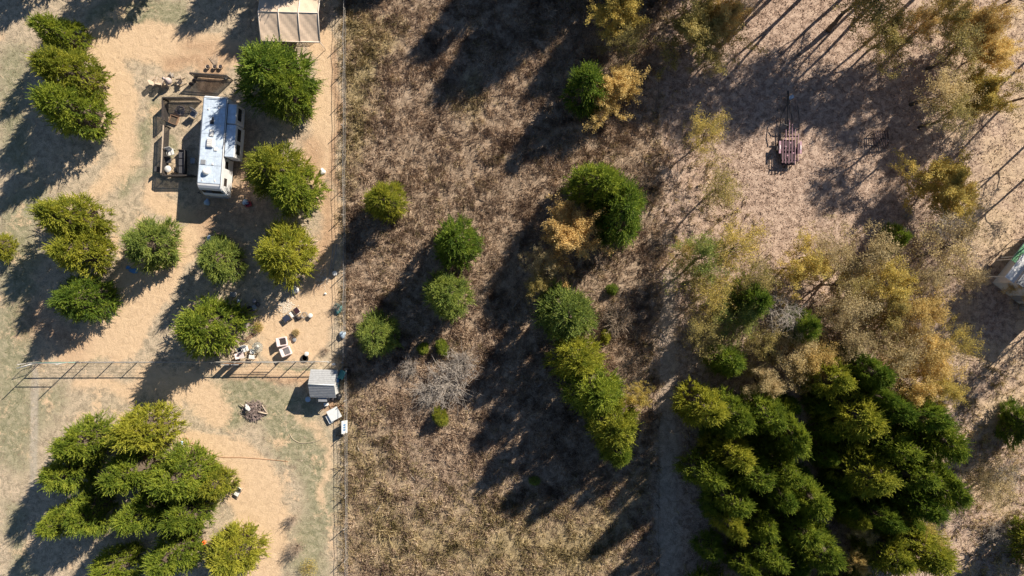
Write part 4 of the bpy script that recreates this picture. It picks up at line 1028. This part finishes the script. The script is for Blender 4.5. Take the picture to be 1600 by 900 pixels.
rf = b.build("roof", M['shingle'], t); b = MB(); b.tube([(-sw/2-ov, 0, rg+.075), (sw/2+ov, 0, rg+.075)], .05, 6); b.build("ridge_cap", M['board'], rf)
b = MB()
for sy in (1, -1):
    for k in range(1, 8):
        f = k/8; y = sy*f*(sl/2+ov); z = rg+.078-f*(rg-ev)*(sl/2+ov)/(sl/2); b.box((0, y, z), (sw+2*ov, .02, .014))
b.build("shingle_courses", M['grey'], rf)
b = MB(); b.box((-.1, -sl/2-.35, .95), (.9, .7, 1.6), bev=.02); b.build("lean_to", M['grey'], t)
b = MB(); b.box((-sw/2-.012, 0, .95), (.03, .9, 1.8)); dr = b.build("door", M['shedw'], t); b = MB(); b.box((-sw/2-.05, .3, .95), (.05, .05, .12)); b.build("handle", M['black'], dr)
p = P(525, 594, .6); t = thing("water_barrel", "blue plastic barrel in the shade right of the shed", "barrel", (p.x, p.y, 0)); b = MB(); b.lathe((0, 0, 0), [(.27, 0), (.31, .2), (.31, .7), (.27, .88)], 18); b.build("drum", M['blue'], t)
b = MB(); b.lathe((0, 0, .88), [(.24, 0), (.24, .03)], 16); b.build("lid", M['lblue'], t)
p = P(527, 603, .3); bucket((p.x, p.y, 0), .2, .36, M['teal'], 'teal bucket just below the blue barrel by the shed', group=None)
p = P(524, 612, .4); t = thing("storage_box", "white cooler box below the barrel at the shed corner", "box", (p.x, p.y, 0), .05); b = MB(); b.box((0, 0, .2), (.5, .42, .38), bev=.03); b.build("shell", M['plastw'], t); b = MB(); b.box((0, 0, .42), (.53, .45, .06), bev=.02); b.build("lid", M['plastw'], t)
p = P(509, 632, .4); t = thing("storage_box", "small white box left of the pale boards below the shed", "box", (p.x, p.y, 0), .15); b = MB(); b.box((0, 0, .18), (.42, .32, .34), bev=.03); b.build("shell", M['plastw'], t); b = MB(); b.box((0, 0, .375), (.45, .35, .05), bev=.02); b.build("lid", M['plastw'], t)
for (qx, qy, w_, l_, rz, z_, lb) in [(522,647,1.25,1.2,R(28),.5,'large pale board lying below the shed, upper one'), (515,655,.5,.9,R(28),.3,'narrow pale board sticking out under the large one')]:
    p = P(qx, qy, z_); t = thing("loose_board", lb, "board", (p.x, p.y, 0), rz); b = MB(); b.box((0, 0, z_), (w_, l_, .03)); b.build("sheet", M['board'], t)
    b = MB()
    for sy in (-1, 1): b.box((0, sy*l_*.3, z_/2-.01), (w_*.7, .12, z_-.02))
    b.build("block", M['woodb'], t)
p = P(537, 668, 1.0); t = thing("sign_board", "pale lettered board hung on the long fence below the shed", "sign", (p.x, p.y, 0)); b = MB(); b.box((.0, 0, .72), (.04, 1.35, .8), M=Matrix.Rotation(R(-35), 4, 'Y')); b.build("panel", M['board'], t)
b = MB()
for k in range(3): b.box((.02-.0, -.3+.26*k, .76), (.02, .18, .3), M=Matrix.Rotation(R(-35), 4, 'Y'))
b.build("blue_marks", M['blue'], t)
p = P(481, 624, .4); bucket((p.x, p.y, 0), .27, .4, M['lblue'], 'pale blue tub in the shed shadow', group=None)
p = P(521, 567, 1.2); t = thing("fence_box", "white box hung on the pipe fence right end", "box", (p.x, p.y, 0)); b = MB(); b.box((0, -.14, 1.1), (.34, .2, .28), bev=.02); b.build("shell", M['plastw'], t)
b = MB()
for k in range(12): q0 = G(505+random.random()*30, 622+random.random()*16, .05+.05*random.random()); q1 = q0+Vector((random.uniform(-.8, .8), random.uniform(-.5, .5), random.uniform(-.03, .15))); b.tube([q0, q1], .035, 5)
o = b.build("lumber_scraps", M['woodb']); tag(o, "reddish lumber scraps between shed and pale boards", "lumber")
# things wedged in corner (greenish wheelbarrow)
p = P(535, 585, .4); t = thing("wheelbarrow", "grey green wheelbarrow tipped in the fence corner above the shed", "wheelbarrow", (p.x, p.y, 0), R(65))
b = MB(); b.prism([(-.5, -.28, .5), (.35, -.34, .5), (.45, -.34, .56), (.45, .34, .56), (.35, .34, .5), (-.5, .28, .5)], (0, 0, .12)); b.build("tray", M['teal'], t)
for sy in (-1, 1): b = MB(); b.tube([(-.7, sy*.12, .25), (0, sy*.22, .45), (.9, sy*.28, .6)], .022, 6); b.build("handle", M['grey'], t)
b = MB(); b.lathe((-.7, 0, .2), [(.08, -.04), (.2, -.03), (.2, .03), (.08, .04)], 14, Matrix.Rotation(R(90), 4, 'X')); b.build("wheel", M['rubber'], t)

# ------------------------------------------------------------------ brush pile on the lawn
p = G(398, 641); t = thing("brush_pile", "round grey brown burn pile of sticks on the lawn left of the shed", "brush pile", p)
r = np.random.default_rng(44); b = MB()
for k in range(260):
    a = r.random()*6.28; rr_ = 1.25*r.random()**.6; c0 = np.array([math.cos(a)*rr_, math.sin(a)*rr_*.85, .08+.5*(1-rr_/1.4)*r.random()]); a2 = r.random()*6.28; l_ = .3+.5*r.random()
    d = np.array([math.cos(a2)*l_, math.sin(a2)*l_, r.normal(0, .12)]); b.tube([c0-d*.5, c0+d*.1+r.normal(0, .03, 3), c0+d*.5], [.028, .022, .01], 4)
b.build("sticks", mat('burnt_sticks', (.40,.31,.28), .95, scale=3, var=.3), t)
b = MB(); b.tube([(.5, -.1, .4), (1.0, -.25, .3), (1.45, -.35, .18)], [.09, .08, .05], 7); b.tube([(.9, .6, .3), (1.15, .1, .25), (1.45, -.3, .2)], [.04, .05, .04], 6); b.tube([(-1.5, .8, .25), (-1.1, .5, .3), (-.8, .3, .3)], [.03, .05, .05], 6); b.build("pale_log", M['wood'], t)
b = MB(); b.box((-.55, .38, .62), (.42, .32, .1), rz=.5, bev=.03); b.box((-.42, .2, .6), (.3, .3, .08), rz=1.0, bev=.03); b.box((-.7, .6, .5), (.2, .24, .08), rz=.2, bev=.02); b.build("white_scraps", M['plastw'], t)

# ------------------------------------------------------------------ armchairs, lounger, etc
def armchair(loc, rz, mb_, mc, label):
    t = thing("armchair", label, "armchair", loc, rz, 'discarded armchairs')
    b = MB(); b.box((0, 0, .22), (.95, .9, .3), bev=.05); b.build("base", mb_, t)
    b = MB(); b.box((0, .05, .42), (.62, .62, .14), bev=.04); b.build("seat_cushion", mc, t)
    b = MB(); b.box((0, -.42, .62), (.95, .2, .62), M=Matrix.Rotation(R(10), 4, 'X'), bev=.07); b.build("backrest", mb_, t)
    for sx in (-1, 1): b = MB(); b.box((sx*.41, .03, .44), (.17, .82, .34), bev=.06); b.build("armrest", mb_, t)
    return t
p = P(441, 534, .5); armchair((p.x, p.y, 0), R(-80), M['pinkch'], M['dkfab'], "pink armchair with dark seat, upper of the two discarded ones")
p = P(447, 549, .5); armchair((p.x, p.y, 0), R(-68), M['pinkch'], M['greyfab'], "cream armchair with grey seat, lower of the two discarded ones")
p = P(455, 492, .4); t = thing("lounge_chair", "dark reclining lounger lying askew on the bare yard", "lounger", (p.x, p.y, 0), R(36))
b = MB(); b.tube([(-1.0, -.33, .38), (1.0, -.33, .38), (1.0, .33, .38), (-1.0, .33, .38), (-1.0, -.33, .38)], .025, 6); b.build("frame", M['chrome'], t)
for (x, l_, m_) in ((-.62, .66, 'navy'), (-.02, .22, 'plastw'), (.12, .05, 'plastw'), (.72, .5, 'maroond')):
    b = MB(); b.box((x, 0, .41), (l_, .6, .05), bev=.015); b.build("cushion" if m_ != 'plastw' else "strap", M[m_], t)
b = MB(); b.box((.26, 0, .42), (.16, .6, .04), bev=.01); b.build("strap", M['dkfab'], t)
for sx in (-1, 1):
    for sy in (-1, 1): b = MB(); b.tube([(sx*.75, sy*.33, .38), (sx*.82, sy*.35, 0)], .02, 6); b.build("leg", M['chrome'], t)
def disc(px, py, r_, h, m, label, name="bucket"): p = P(px, py, h); return bucket((p.x, p.y, 0), r_, h, m, label, name, None)
disc(485, 493, .22, .4, M['plastw'], 'white lidded bucket right of the lounger'); disc(479, 553, .22, .4, M['plastw'], 'white lidded bucket just above the pipe fence')
disc(523, 427, .24, .4, M['plastw'], 'white lidded bucket beside the long poles at the fence'); disc(316, 708, .26, .35, M['plastw'], 'white lidded bucket at the edge of the lower left clump')
disc(460, 531, .2, .2, M['grey'], 'small grey tub right of the pink armchair')
p = P(476, 492, .2); t = thing("wire_cage", "grey wire cage between lounger and white bucket", "cage", (p.x, p.y, 0)); b = MB()
for k in range(5): b.tube([(.3*math.cos(q), .3*math.sin(q), .04+k*.1) for q in np.linspace(0, 2*math.pi, 13)], .012, 4)
for k in range(10): a = k*.628; b.tube([(.3*math.cos(a), .3*math.sin(a), 0), (.3*math.cos(a), .3*math.sin(a), .46)], .010, 4)
b.build("wires", M['pipe'], t)
for k, (qx, qy, lb) in enumerate([(476,560,'black tyre around the bucket above the pipe fence')]):
    p = P(qx, qy, .1); b = MB(); rr_ = [(.33+.09*math.cos(a), .1+.09*math.sin(a)) for a in np.linspace(0, 2*math.pi, 9)]; b.lathe((0, 0, 0), rr_, 20); o = b.build("tyre", M['rubber'], None, (p.x, p.y+.0, 0)); tag(o, lb, "tyre")
# bags
def sack(px, py, sx, sy, h, m, label, name="bag", cat="bag", seed=1):
    p = P(px, py, h*.6); r2 = np.random.default_rng(seed); b = MB(); n_ = 12; prof_ = [(.55, 0), (.95, .12), (1.0, .45), (.75, .85), (.25, 1.0)]; vs = []
    for (q, z) in prof_:
        for k in range(n_): a = 2*math.pi*k/n_; w_ = q*(1+.16*math.sin(3*a+seed)+r2.normal(0, .06)); vs.append((w_*math.cos(a)*sx, w_*math.sin(a)*sy, z*h*(1+r2.normal(0, .06))))
    fs = [(i_*n_+k, i_*n_+(k+1) % n_, (i_+1)*n_+(k+1) % n_, (i_+1)*n_+k) for i_ in range(4) for k in range(n_)]+[tuple(range(4*n_, 5*n_)), tuple(reversed(range(n_)))]
    b.add(vs, fs, True); o = b.build(name, m, None, (p.x, p.y, 0)); return tag(o, label, cat)
sack(461, 453, .38, .42, .45, M['plastw'], 'white sack at the lower edge of the yellow green round cedar', seed=2)
sack(327, 374, .34, .46, .4, M['lblue'], 'pale blue sack at the upper left of the grey green cedar', seed=3)
sack(323, 316, .30, .38, .35, M['lblue'], 'pale blue sack below the motorhome front', seed=4)
sack(209, 423, .50, .28, .18, M['bluet'], 'crumpled blue tarp under the lone round cedar', "tarp", "tarp", seed=5)
sack(200, 418, .28, .18, .15, M['bluet'], 'small blue tarp scrap left of the crumpled blue tarp', "tarp", "tarp", seed=15)
sack(535, 523, .34, .42, .5, M['lblue'], 'grey white sack at the fence beside the small bluish cedar', seed=6)
sack(528, 482, .42, .6, .3, M['teal'], 'dull green tarp bundle at the fence above the grey white sack', "tarp", "tarp", seed=7)
sack(504, 268, .30, .34, .3, M['plastw'], 'white sack on the dirt lane right of the bright cedar', seed=8)
sack(383, 316, .36, .3, .35, M['lblue'], 'pale sack beside the red crate below the bright cedar', seed=9)
sack(384, 508, .34, .36, .45, M['pinkch'], 'pinkish sack between black grill and round green cedar', seed=12)
p = P(388, 319, .2); t = thing("crate", "red plastic crate below the bright cedar", "crate", (p.x, p.y, 0), .3); b = MB(); b.box((0, 0, .05), (.6, .45, .06)); 
for sx in (-1, 1): b.box((sx*.29, 0, .19), (.03, .45, .26))
b.build("tub", M['red'], t); b = MB()
for sy in (-1, 1): b.box((0, sy*.225, .19), (.55, .03, .26))
b.build("side", M['red'], t)
p = P(366, 255, .2)
# junk under the tree : black grill + grey bin etc.
p = P(386, 484, .9); t = thing("barbecue_grill", "black covered grill in shade left of the yellow bush", "grill", (p.x, p.y, 0), R(20))
b = MB(); b.box((0, 0, .75), (1.0, .6, .35), bev=.1); b.build("hood", M['black'], t); b = MB(); b.box((0, 0, .3), (.85, .5, .55), bev=.02); b.build("cabinet", M['dgrey'], t)
for sx in (-1, 1): b = MB(); b.box((sx*.72, 0, .72), (.42, .5, .04), bev=.01); b.build("side_shelf", M['grey'], t)
b = MB(); b.tube([(-.35, -.36, .8), (.35, -.36, .8)], .02, 6); b.build("handle", M['chrome'], t)
p = P(363, 460, .5); t = thing("storage_bin", "grey square bin in shade above the round green cedar", "bin", (p.x, p.y, 0)); b = MB(); b.box((0, 0, .25), (.52, .48, .46), bev=.04); b.build("tub", M['grey'], t); b = MB(); b.box((0, 0, .5), (.57, .53, .05), bev=.02); b.build("lid", M['grey'], t)
disc(373, 471, .18, .35, M['lblue'], 'small pale bucket between grey bin and black grill'); disc(379, 496, .3, .5, M['dgrey'], 'dark round bin below the black grill', "round_bin")
disc(397, 470, .2, .3, M['stone'], 'brown pot in shade above the black grill', "planter_pot")
for (qx, qy, ln, an, m_, lb) in [(392,492,18,.9,'bark_grey','bent pale branch beside the black grill'), (384,515,14,1.2,'bark_grey','short grey branch below the pinkish sack'), (399,486,9,.2,'woodb','brown plank right of the black grill'), (371,480,10,2.0,'dgrey','dark pipe left of the black grill')]:
    a = G(qx, qy, .08); d = Vector((math.cos(an), math.sin(an), .02))*ln*S; b = MB(); b.tube([a-d*.5, a+Vector((.08, -.1, .06)), a+d*.5], [.05, .045, .03], 6); o = b.build("loose_stick", M[m_]); tag(o, lb, "stick")
sack(378, 489, .3, .36, .4, M['navy'], 'dark blue bag left of the black grill', seed=41)
sack(402, 476, .26, .22, .25, M['dgrey'], 'dark grey bag above the black grill', seed=42)
sack(528, 620, .42, .38, .45, M['black'], 'black bin bag at the lower right corner of the shed', seed=43)
sack(519, 622, .3, .34, .35, M['dkfab'], 'brown bag between shed and small white box', seed=44)
sack(466, 497, .34, .2, .3, M['dkfab'], 'dark brown bundle beside the wire cage', seed=45)
sack(508, 459, .14, .12, .15, M['plastw'], 'tiny white scrap on the dirt beside the long fence', seed=46)
# white plastic group by the fence
GC = 'white chairs by the pipe fence'
for (qx, qy, rz, m_, lb) in [(376,546,R(30),M['navy'],'white framed chair with dark seat at the upper left of the white furniture heap'), (384,545,R(200),M['plastw'],'small white chair in the middle of the white furniture heap'), (377,555,R(-75),M['pinkch'],'pinkish white chair at the lower left of the white furniture heap')]:
    p = P(qx, qy, .4); patio_chair((p.x, p.y, 0), rz, m_, M['plastw'], lb, GC, 1.2)
for (qx, qy, w_, l_, lb) in [(394,549,.45,.5,'white square stool, upper of two above the pipe fence'), (393,558,.6,.42,'white square stool, lower of two above the pipe fence')]:
    p = P(qx, qy, .5); t = thing("square_stool", lb, "stool", (p.x, p.y, 0), -.1, 'white square stools'); b = MB(); b.box((0, 0, .48), (w_, l_, .05), bev=.02); b.build("seat", M['plastw'], t)
    for sx in (-1, 1):
        for sy in (-1, 1): b = MB(); b.box((sx*(w_/2-.06), sy*(l_/2-.06), .23), (.05, .05, .46)); b.build("leg", M['plastw'], t)
glassy = bpy.data.materials.new("clear_tabletop"); glassy.use_nodes = True; gb = glassy.node_tree.nodes["Principled BSDF"]; gb.inputs['Base Color'].default_value = (.75,.78,.76,1); gb.inputs['Transmission Weight'].default_value = .85; gb.inputs['Roughness'].default_value = .25; gb.inputs['IOR'].default_value = 1.2
p = P(402, 543, .7); round_table((p.x, p.y, 0), .58, .7, glassy, M['pipe'], "round glass table right of the white furniture heap", "glass_table")
p = P(402, 542, .9); sack(402, 542, .12, .12, .3, M['plastw'], 'white lump under the round glass table', "bag", "bag", 21)
b = MB()
for k in range(3): b.tube([G(374+k*2, 537+k, .06), G(396+k*2, 520+k, .1)], .04, 5)
o = b.build("old_boards", M['woodb']); tag(o, "brown boards lying by the right flank of the round green cedar", "boards")
# gravel patch
r = np.random.default_rng(9); b = MB()
for k in range(260):
    q = G(447+r.normal(0, 6.0), 480+r.normal(0, 6.5), 0); s = .05+.06*r.random(); vv = [(q.x+s*math.cos(a)*(1+r.normal(0, .2)), q.y+s*math.sin(a)*(1+r.normal(0, .2)), -.01) for a in (0, 1.26, 2.5, 3.8, 5.0)]
    b.add(vv+[(q.x, q.y, s*.6)], [(i_, (i_+1) % 5, 5) for i_ in range(5)])
o = b.build("pale_rubble", M['lime']); tag(o, "patch of pale rubble stones above the dark lounger", "rubble", kind='stuff')
r = np.random.default_rng(10); b = MB()
for k in range(160):
    q = G(506+r.normal(0, 6.0), 436+r.normal(0, 8), 0); s = .03+.05*r.random(); vv = [(q.x+s*math.cos(a), q.y+s*math.sin(a), -.01) for a in (0, 1.26, 2.5, 3.8, 5.0)]
    b.add(vv+[(q.x, q.y, s*.6)], [(i_, (i_+1) % 5, 5) for i_ in range(5)])
o = b.build("pale_chips", M['lime']); tag(o, "scattered pale chips on the dirt near the long poles", "rubble", kind='stuff')
for k, (a, c, lb) in enumerate([((521,382),(514,432),'long grey pole lying against the fence, left of the pair'), ((526,380),(519,425),'long grey pole lying against the fence, right of the pair'), ((484,380),(497,376),'short pole at the right edge of the yellow green round cedar'), ((490,388),(500,393),'pale stick below the short pole')]):
    b = MB(); b.tube([G(*a, .06), G((a[0]+c[0])/2+.5, (a[1]+c[1])/2, .07), G(*c, .05)], [.055, .05, .045], 6); o = b.build("wooden_pole", M['bark_grey'] if k < 2 else M['wood']); tag(o, lb, "pole", 'poles by the fence')

# folding lounger + flame by the clump
p = P(372, 768, .35); t = thing("folding_chair", "white folding beach chair right of the lower left clump", "chair", (p.x, p.y, 0), R(-32))
b = MB(); b.box((0, .30, .55), (.50, .75, .04), M=Matrix.Rotation(R(38), 4, 'X')); b.build("backrest", M['plastw'], t)
b = MB(); b.box((0, -.28, .32), (.50, .45, .04)); b.build("seat", M['plastw'], t)
b = MB()
for k in range(5): b.box((0, .0+k*.14, .36+k*.105), (.42, .035, .03), M=Matrix.Rotation(R(38), 4, 'X'))
b.build("stripe", M['dgrey'], t)
b = MB(); b.tube([(-.27, -.95, .04), (.27, -.95, .04), (.27, -.3, .32), (.27, .2, .4)], .022, 6); b.tube([(-.27, -.95, .04), (-.27, -.3, .32), (-.27, .2, .4)], .022, 6); b.tube([(-.27, -.62, .18), (.27, -.62, .18)], .018, 6)
for sx in (-1, 1): b.tube([(sx*.27, .1, .4), (sx*.27, .45, 0)], .02, 6)
b.build("frame", M['dgrey'], t)
fl = bpy.data.materials.new("flame"); fl.use_nodes = True; fb = fl.node_tree.nodes["Principled BSDF"]; fb.inputs['Base Color'].default_value = (.9,.2,.05,1); fb.inputs['Emission Color'].default_value = (1,.16,.04,1); fb.inputs['Emission Strength'].default_value = .45
p = P(318, 848, .3); t = thing("campfire", "small orange campfire between the two bottom cedars of the lower left clump", "campfire", (p.x, p.y, 0))
b = MB()
for k in range(9): a = k*2.4; b.lathe((math.cos(a)*.14, math.sin(a)*.14, .08), [(.03, 0), (.075, .08), (.06, .2), (.005, .36+.1*(k % 3))], 7, Matrix.Rotation(.25*math.cos(a), 4, 'Y'))
b.build("flames", fl, t); b = MB()
for k in range(6): a = k*1.05; b.tube([(.38*math.cos(a), .38*math.sin(a), .03), (.03*math.cos(a), .03*math.sin(a), .14)], .045, 6)
b.build("logs", M['bark'], t)

# hoses and cords
def cable(pts, rad, m, label, name, cat):
    P_ = [G(x, y, .03) for x, y in pts]; out = []
    for k in range(len(P_)-1):
        p0, p1, p2, p3 = P_[max(0, k-1)], P_[k], P_[k+1], P_[min(len(P_)-1, k+2)]
        for s_ in range(6):
            u = s_/6; out.append(.5*((2*p1)+(p2-p0)*u+(2*p0-5*p1+4*p2-p3)*u*u+(3*p1-p0-3*p2+p3)*u**3))
    out.append(P_[-1]); b = MB(); b.tube(out, rad, 5); o = b.build(name, m); tag(o, label, cat)
cable([(281,684),(290,692),(312,700),(330,708),(345,714),(380,715),(420,718),(450,721)], .025, M['cordo'], "long thin orange brown cord crossing the pale dirt", "power_cord", "cord")
cable([(283,692),(290,684),(296,690),(290,697),(300,692),(306,699)], .025, M['cordo'], "tangled cord loop above the lower left clump", "power_cord", "cord")
cable([(453,678),(458,686),(470,692),(485,691),(500,687),(511,680)], .035, M['hose'], "curved pale garden hose on the lawn below the shed", "garden_hose", "hose")
cable([(306,722),(310,712),(304,700)], .02, M['cordo'], "short cord piece left of the bucket by the clump", "power_cord", "cord")
sack(284, 692, .12, .28, .2, M['lblue'], 'small pale object in the tangled cord', 'bag', 'bag', 31)
# small litter on the yard (real little objects)
r = np.random.default_rng(99); k = 0
# fallen sticks in the field and woods
for qx, qy, ln, an, lb in [(806,474,14,1.0,'short fallen branch in the shadow left of the bluish row cedar'),(831,500,10,.6,'small fallen stick just left of the top of the diagonal cedar row'),(845,600,12,.7,'fallen stick in the deep shade of the diagonal cedar row'),(590,795,16,.9,'longest fallen branch in the lower dry field'),(645,745,12,2.2,'fallen branch in the lower dry field under the lone sapling'),
                        (1050,640,14,.5,'fallen stick on the shaded strip left of the lower right grove'),(1230,545,10,.4,'fallen stick near the white dead snag'),(1540,150,20,.7,'long fallen branch on the dirt near the upper right edge'),(1100,560,18,.6,'fallen branch left of the low cedar with yellow tips'),(560,700,10,1.9,'small fallen stick beside the long fence below the shed'),(1180,350,10,.3,'small fallen stick in the leaf litter above the autumn wood')]:
    a = G(qx, qy, .08); d = Vector((math.cos(an), math.sin(an), .02))*ln*S; b = MB(); b.tube([a-d*.5, a+Vector((.03, -.05, .05)), a+d*.5], [.05, .04, .02], 5)
    o = b.build("fallen_branch", M['bark_grey']); k += 1; tag(o, lb, "branch", "fallen branches")

# ------------------------------------------------------------------ maroon trailer
p = G(1229, 236); t = thing("farm_trailer", "faded maroon pipe framed trailer with looped black hitch bars in the clearing", "trailer", p, R(-1)); t.scale = (.94, 1.32, 1)
for (x, y0, y1, m_) in ((-.82,-1.1,.75,'maroon'), (-.50,-1.15,1.55,'maroon'), (-.13,-1.15,2.35,'maroon'), (.20,-1.05,2.0,'maroon'), (.55,-1.15,1.6,'maroon'), (.88,-.95,1.25,'maroon')):
    b = MB(); b.box((x, (y0+y1)/2, .95), (.07, y1-y0, .10), bev=.015); b.build("rail", M[m_], t)
for y in (-.85, .1, 1.05):
    b = MB(); b.box((.02, y, .85), (1.95, .10, .09), bev=.01); b.build("crossbar", M['maroond'], t)
for k, (x, y) in enumerate([(-.5,.2),(.0,.5),(-.3,-.5),(.35,-.3),(.2,.9),(-.6,.8)]): b = MB(); b.box((x, y, 1.0), (.16, .1, .06)); b.build("bracket", M['maroon'], t)
for sx in (-1, 1):
    rot = Matrix.Rotation(R(90), 4, 'Y'); b = MB(); b.lathe((sx*1.15+.03, .15, .42), [(.18, -.11), (.40, -.10), (.42, 0), (.40, .10), (.18, .11)], 18, rot); wh = b.build("wheel", M['rubber'], t)
    b = MB(); b.lathe((sx*1.15+.03, .15, .42), [(.03, -.12), (.19, -.115), (.19, .115), (.03, .12)], 12, rot); b.build("rim", M['plastw'], wh)
    b = MB(); b.box((sx*1.15+.03, .15, .92), (.26, 1.0, .05), bev=.02); b.build("mudguard", M['maroon'], t)
    b = MB(); b.box((sx*1.15+.03, .15, .95), (.12, .34, .05), bev=.02); b.build("step", M['plastw'], t)
    b = MB(); b.tube([(sx*.9+.03, -1.1, .5), (sx*.9+.03, 1.2, .5)], .04, 6); b.build("chassis_bar", M['black'], t)
b = MB(); b.tube([(-1.15, 1.0, .8), (-1.2, 1.8, .95), (-1.0, 2.7, 1.0), (-.4, 3.6, .9), (-.15, 4.3, .7)], .05, 6); b.tube([(-.95, 2.3, .95), (-.7, 1.95, .9), (-.3, 1.9, .9), (.1, 1.9, .85)], .045, 6)
b.tube([(.25, 1.6, .85), (.1, 2.6, 1.0), (-.15, 3.5, .9), (-.15, 4.5, .6)], .05, 6); b.build("hitch_loop", M['black'], t)
b = MB(); b.tube([(.95, 1.0, .8), (.98, 2.0, .95), (.9, 3.0, .9), (.8, 3.5, .8)], .04, 6); b.build("side_bar", M['black'], t)
b = MB(); b.tube([(-.15, 1.0, .5), (-.15, 4.7, .5)], .055, 6); b.box((-.15, 4.6, .5), (.2, .3, .14), bev=.03); b.build("tongue", M['black'], t)
for x in (-.35, .35): b = MB(); b.tube([(x, -1.1, .9), (x, -1.35, .5), (x, -1.35, .02)], .035, 6); b.build("stand", M['black'], t)
b = MB(); b.box((0, -.2, .52), (1.55, 2.0, .05)); b.build("bed", M['maroond'], t)
p = P(1236, 152, .4); t = thing("tool_box", "small blue grey toolbox by the trailer hitch in shade", "box", (p.x, p.y, 0), .4); b = MB(); b.box((0, 0, .2), (.6, .35, .36), bev=.03); b.build("shell", M['grey'], t); b = MB(); b.box((0, 0, .4), (.62, .37, .05), bev=.02); b.build("lid", M['lblue'], t)
p = G(1372, 218); t = thing("slatted_rack", "dark slatted wooden rack in tree shade right of the trailer", "rack", p, R(4))
for k in range(7): b = MB(); b.box((-.72+k*.24, 0, .62), (.09, 1.8, .05), bev=.01); b.build("slat", M['maroond'], t)
for sy in (-1, 0, 1): b = MB(); b.box((0, sy*.75, .565), (1.7, .09, .06)); b.build("bearer", M['fence_wood'], t)
for sx in (-1, 1):
    for sy in (-1, 1): b = MB(); b.box((sx*.75, sy*.75, .27), (.08, .08, .54)); b.build("leg", M['fence_wood'], t)

# ------------------------------------------------------------------ building at the right edge
cl_, cwid, ev, rg = 9.0, 6.0, 4.0, 4.7
p = P(1588, 442, 4.0)-Matrix.Rotation(R(52), 3, 'Z')@Vector((-cl_/2-.25, cwid/2+.25, 0)); p.z = 0; t = thing("white_cabin", "white walled cabin with low roof cut by the right edge", "building", p, R(52))
# local x along the long axis (to upper right), y across
b = MB(); b.prism([(-cl_/2, -cwid/2, 0), (-cl_/2, cwid/2, 0), (-cl_/2, cwid/2, ev), (-cl_/2, 0, rg-.05), (-cl_/2, -cwid/2, ev)], (cl_, 0, 0)); wl_ = b.build("wall", M['shedw'], t)
b = MB()
for sy in (1, -1):
    y1 = sy*(cwid/2+.25); z1 = ev-.25*(rg-ev)/(cwid/2)+.02; b.prism([(-cl_/2-.25, 0, rg), (-cl_/2-.25, y1, z1), (-cl_/2-.25, y1, z1+.08), (-cl_/2-.25, 0, rg+.08)], (cl_+.5, 0, 0))
b.build("roof", M['grey'], t)
b = MB(); b.box((-cl_/2+1.35, cwid/2+.60, 3.3), (3.0, 1.05, .07), M=Matrix.Rotation(R(-6), 4, 'X')); b.build("porch_roof", M['white'], t)
for x in (-cl_/2+.1, -cl_/2+2.7): b = MB(); b.box((x, cwid/2+.9, 1.6), (.09, .09, 3.2)); b.build("porch_post", M['shedw'], t)
b = MB(); b.box((-cl_/2-.015, .3, 1.0), (.04, .95, 2.0)); b.build("door", M['grey'], t)
b = MB(); b.box((-1.5, cwid/2+.012, 1.6), (1.1, .04, .9)); b.build("window", M['glass'], t); b = MB(); b.box((-cl_/2-.015, -1.4, 1.7), (.04, .9, .8)); b.build("window", M['glass'], t)
q = P(1591, 395, 2.4); t = thing("green_awning", "green metal awning just above the white cabin at the right edge", "awning", (q.x+.8, q.y, 0), R(52)); b = MB(); b.box((0, 0, 2.4), (3.0, 1.5, .06)); b.build("roof", M['greenr'], t)
for sx in (-1, 1):
    for sy in (-1, 1): b = MB(); b.box((sx*1.35, sy*.65, 1.18), (.08, .08, 2.35)); b.build("post", M['plastw'], t)
q = P(1602, 480, .6); t = thing("metal_tank", "grey metal tank in the cabin shadow at the right edge", "tank", (q.x, q.y, 0)); b = MB(); b.lathe((0, 0, .15), [(.3, 0), (.42, .1), (.42, .9), (.3, 1.0)], 16); b.build("shell", M['grey'], t)
for k in range(3): a = k*2.1; b = MB(); b.box((.3*math.cos(a), .3*math.sin(a), .09), (.06, .06, .2)); b.build("leg", M['dgrey'], t)
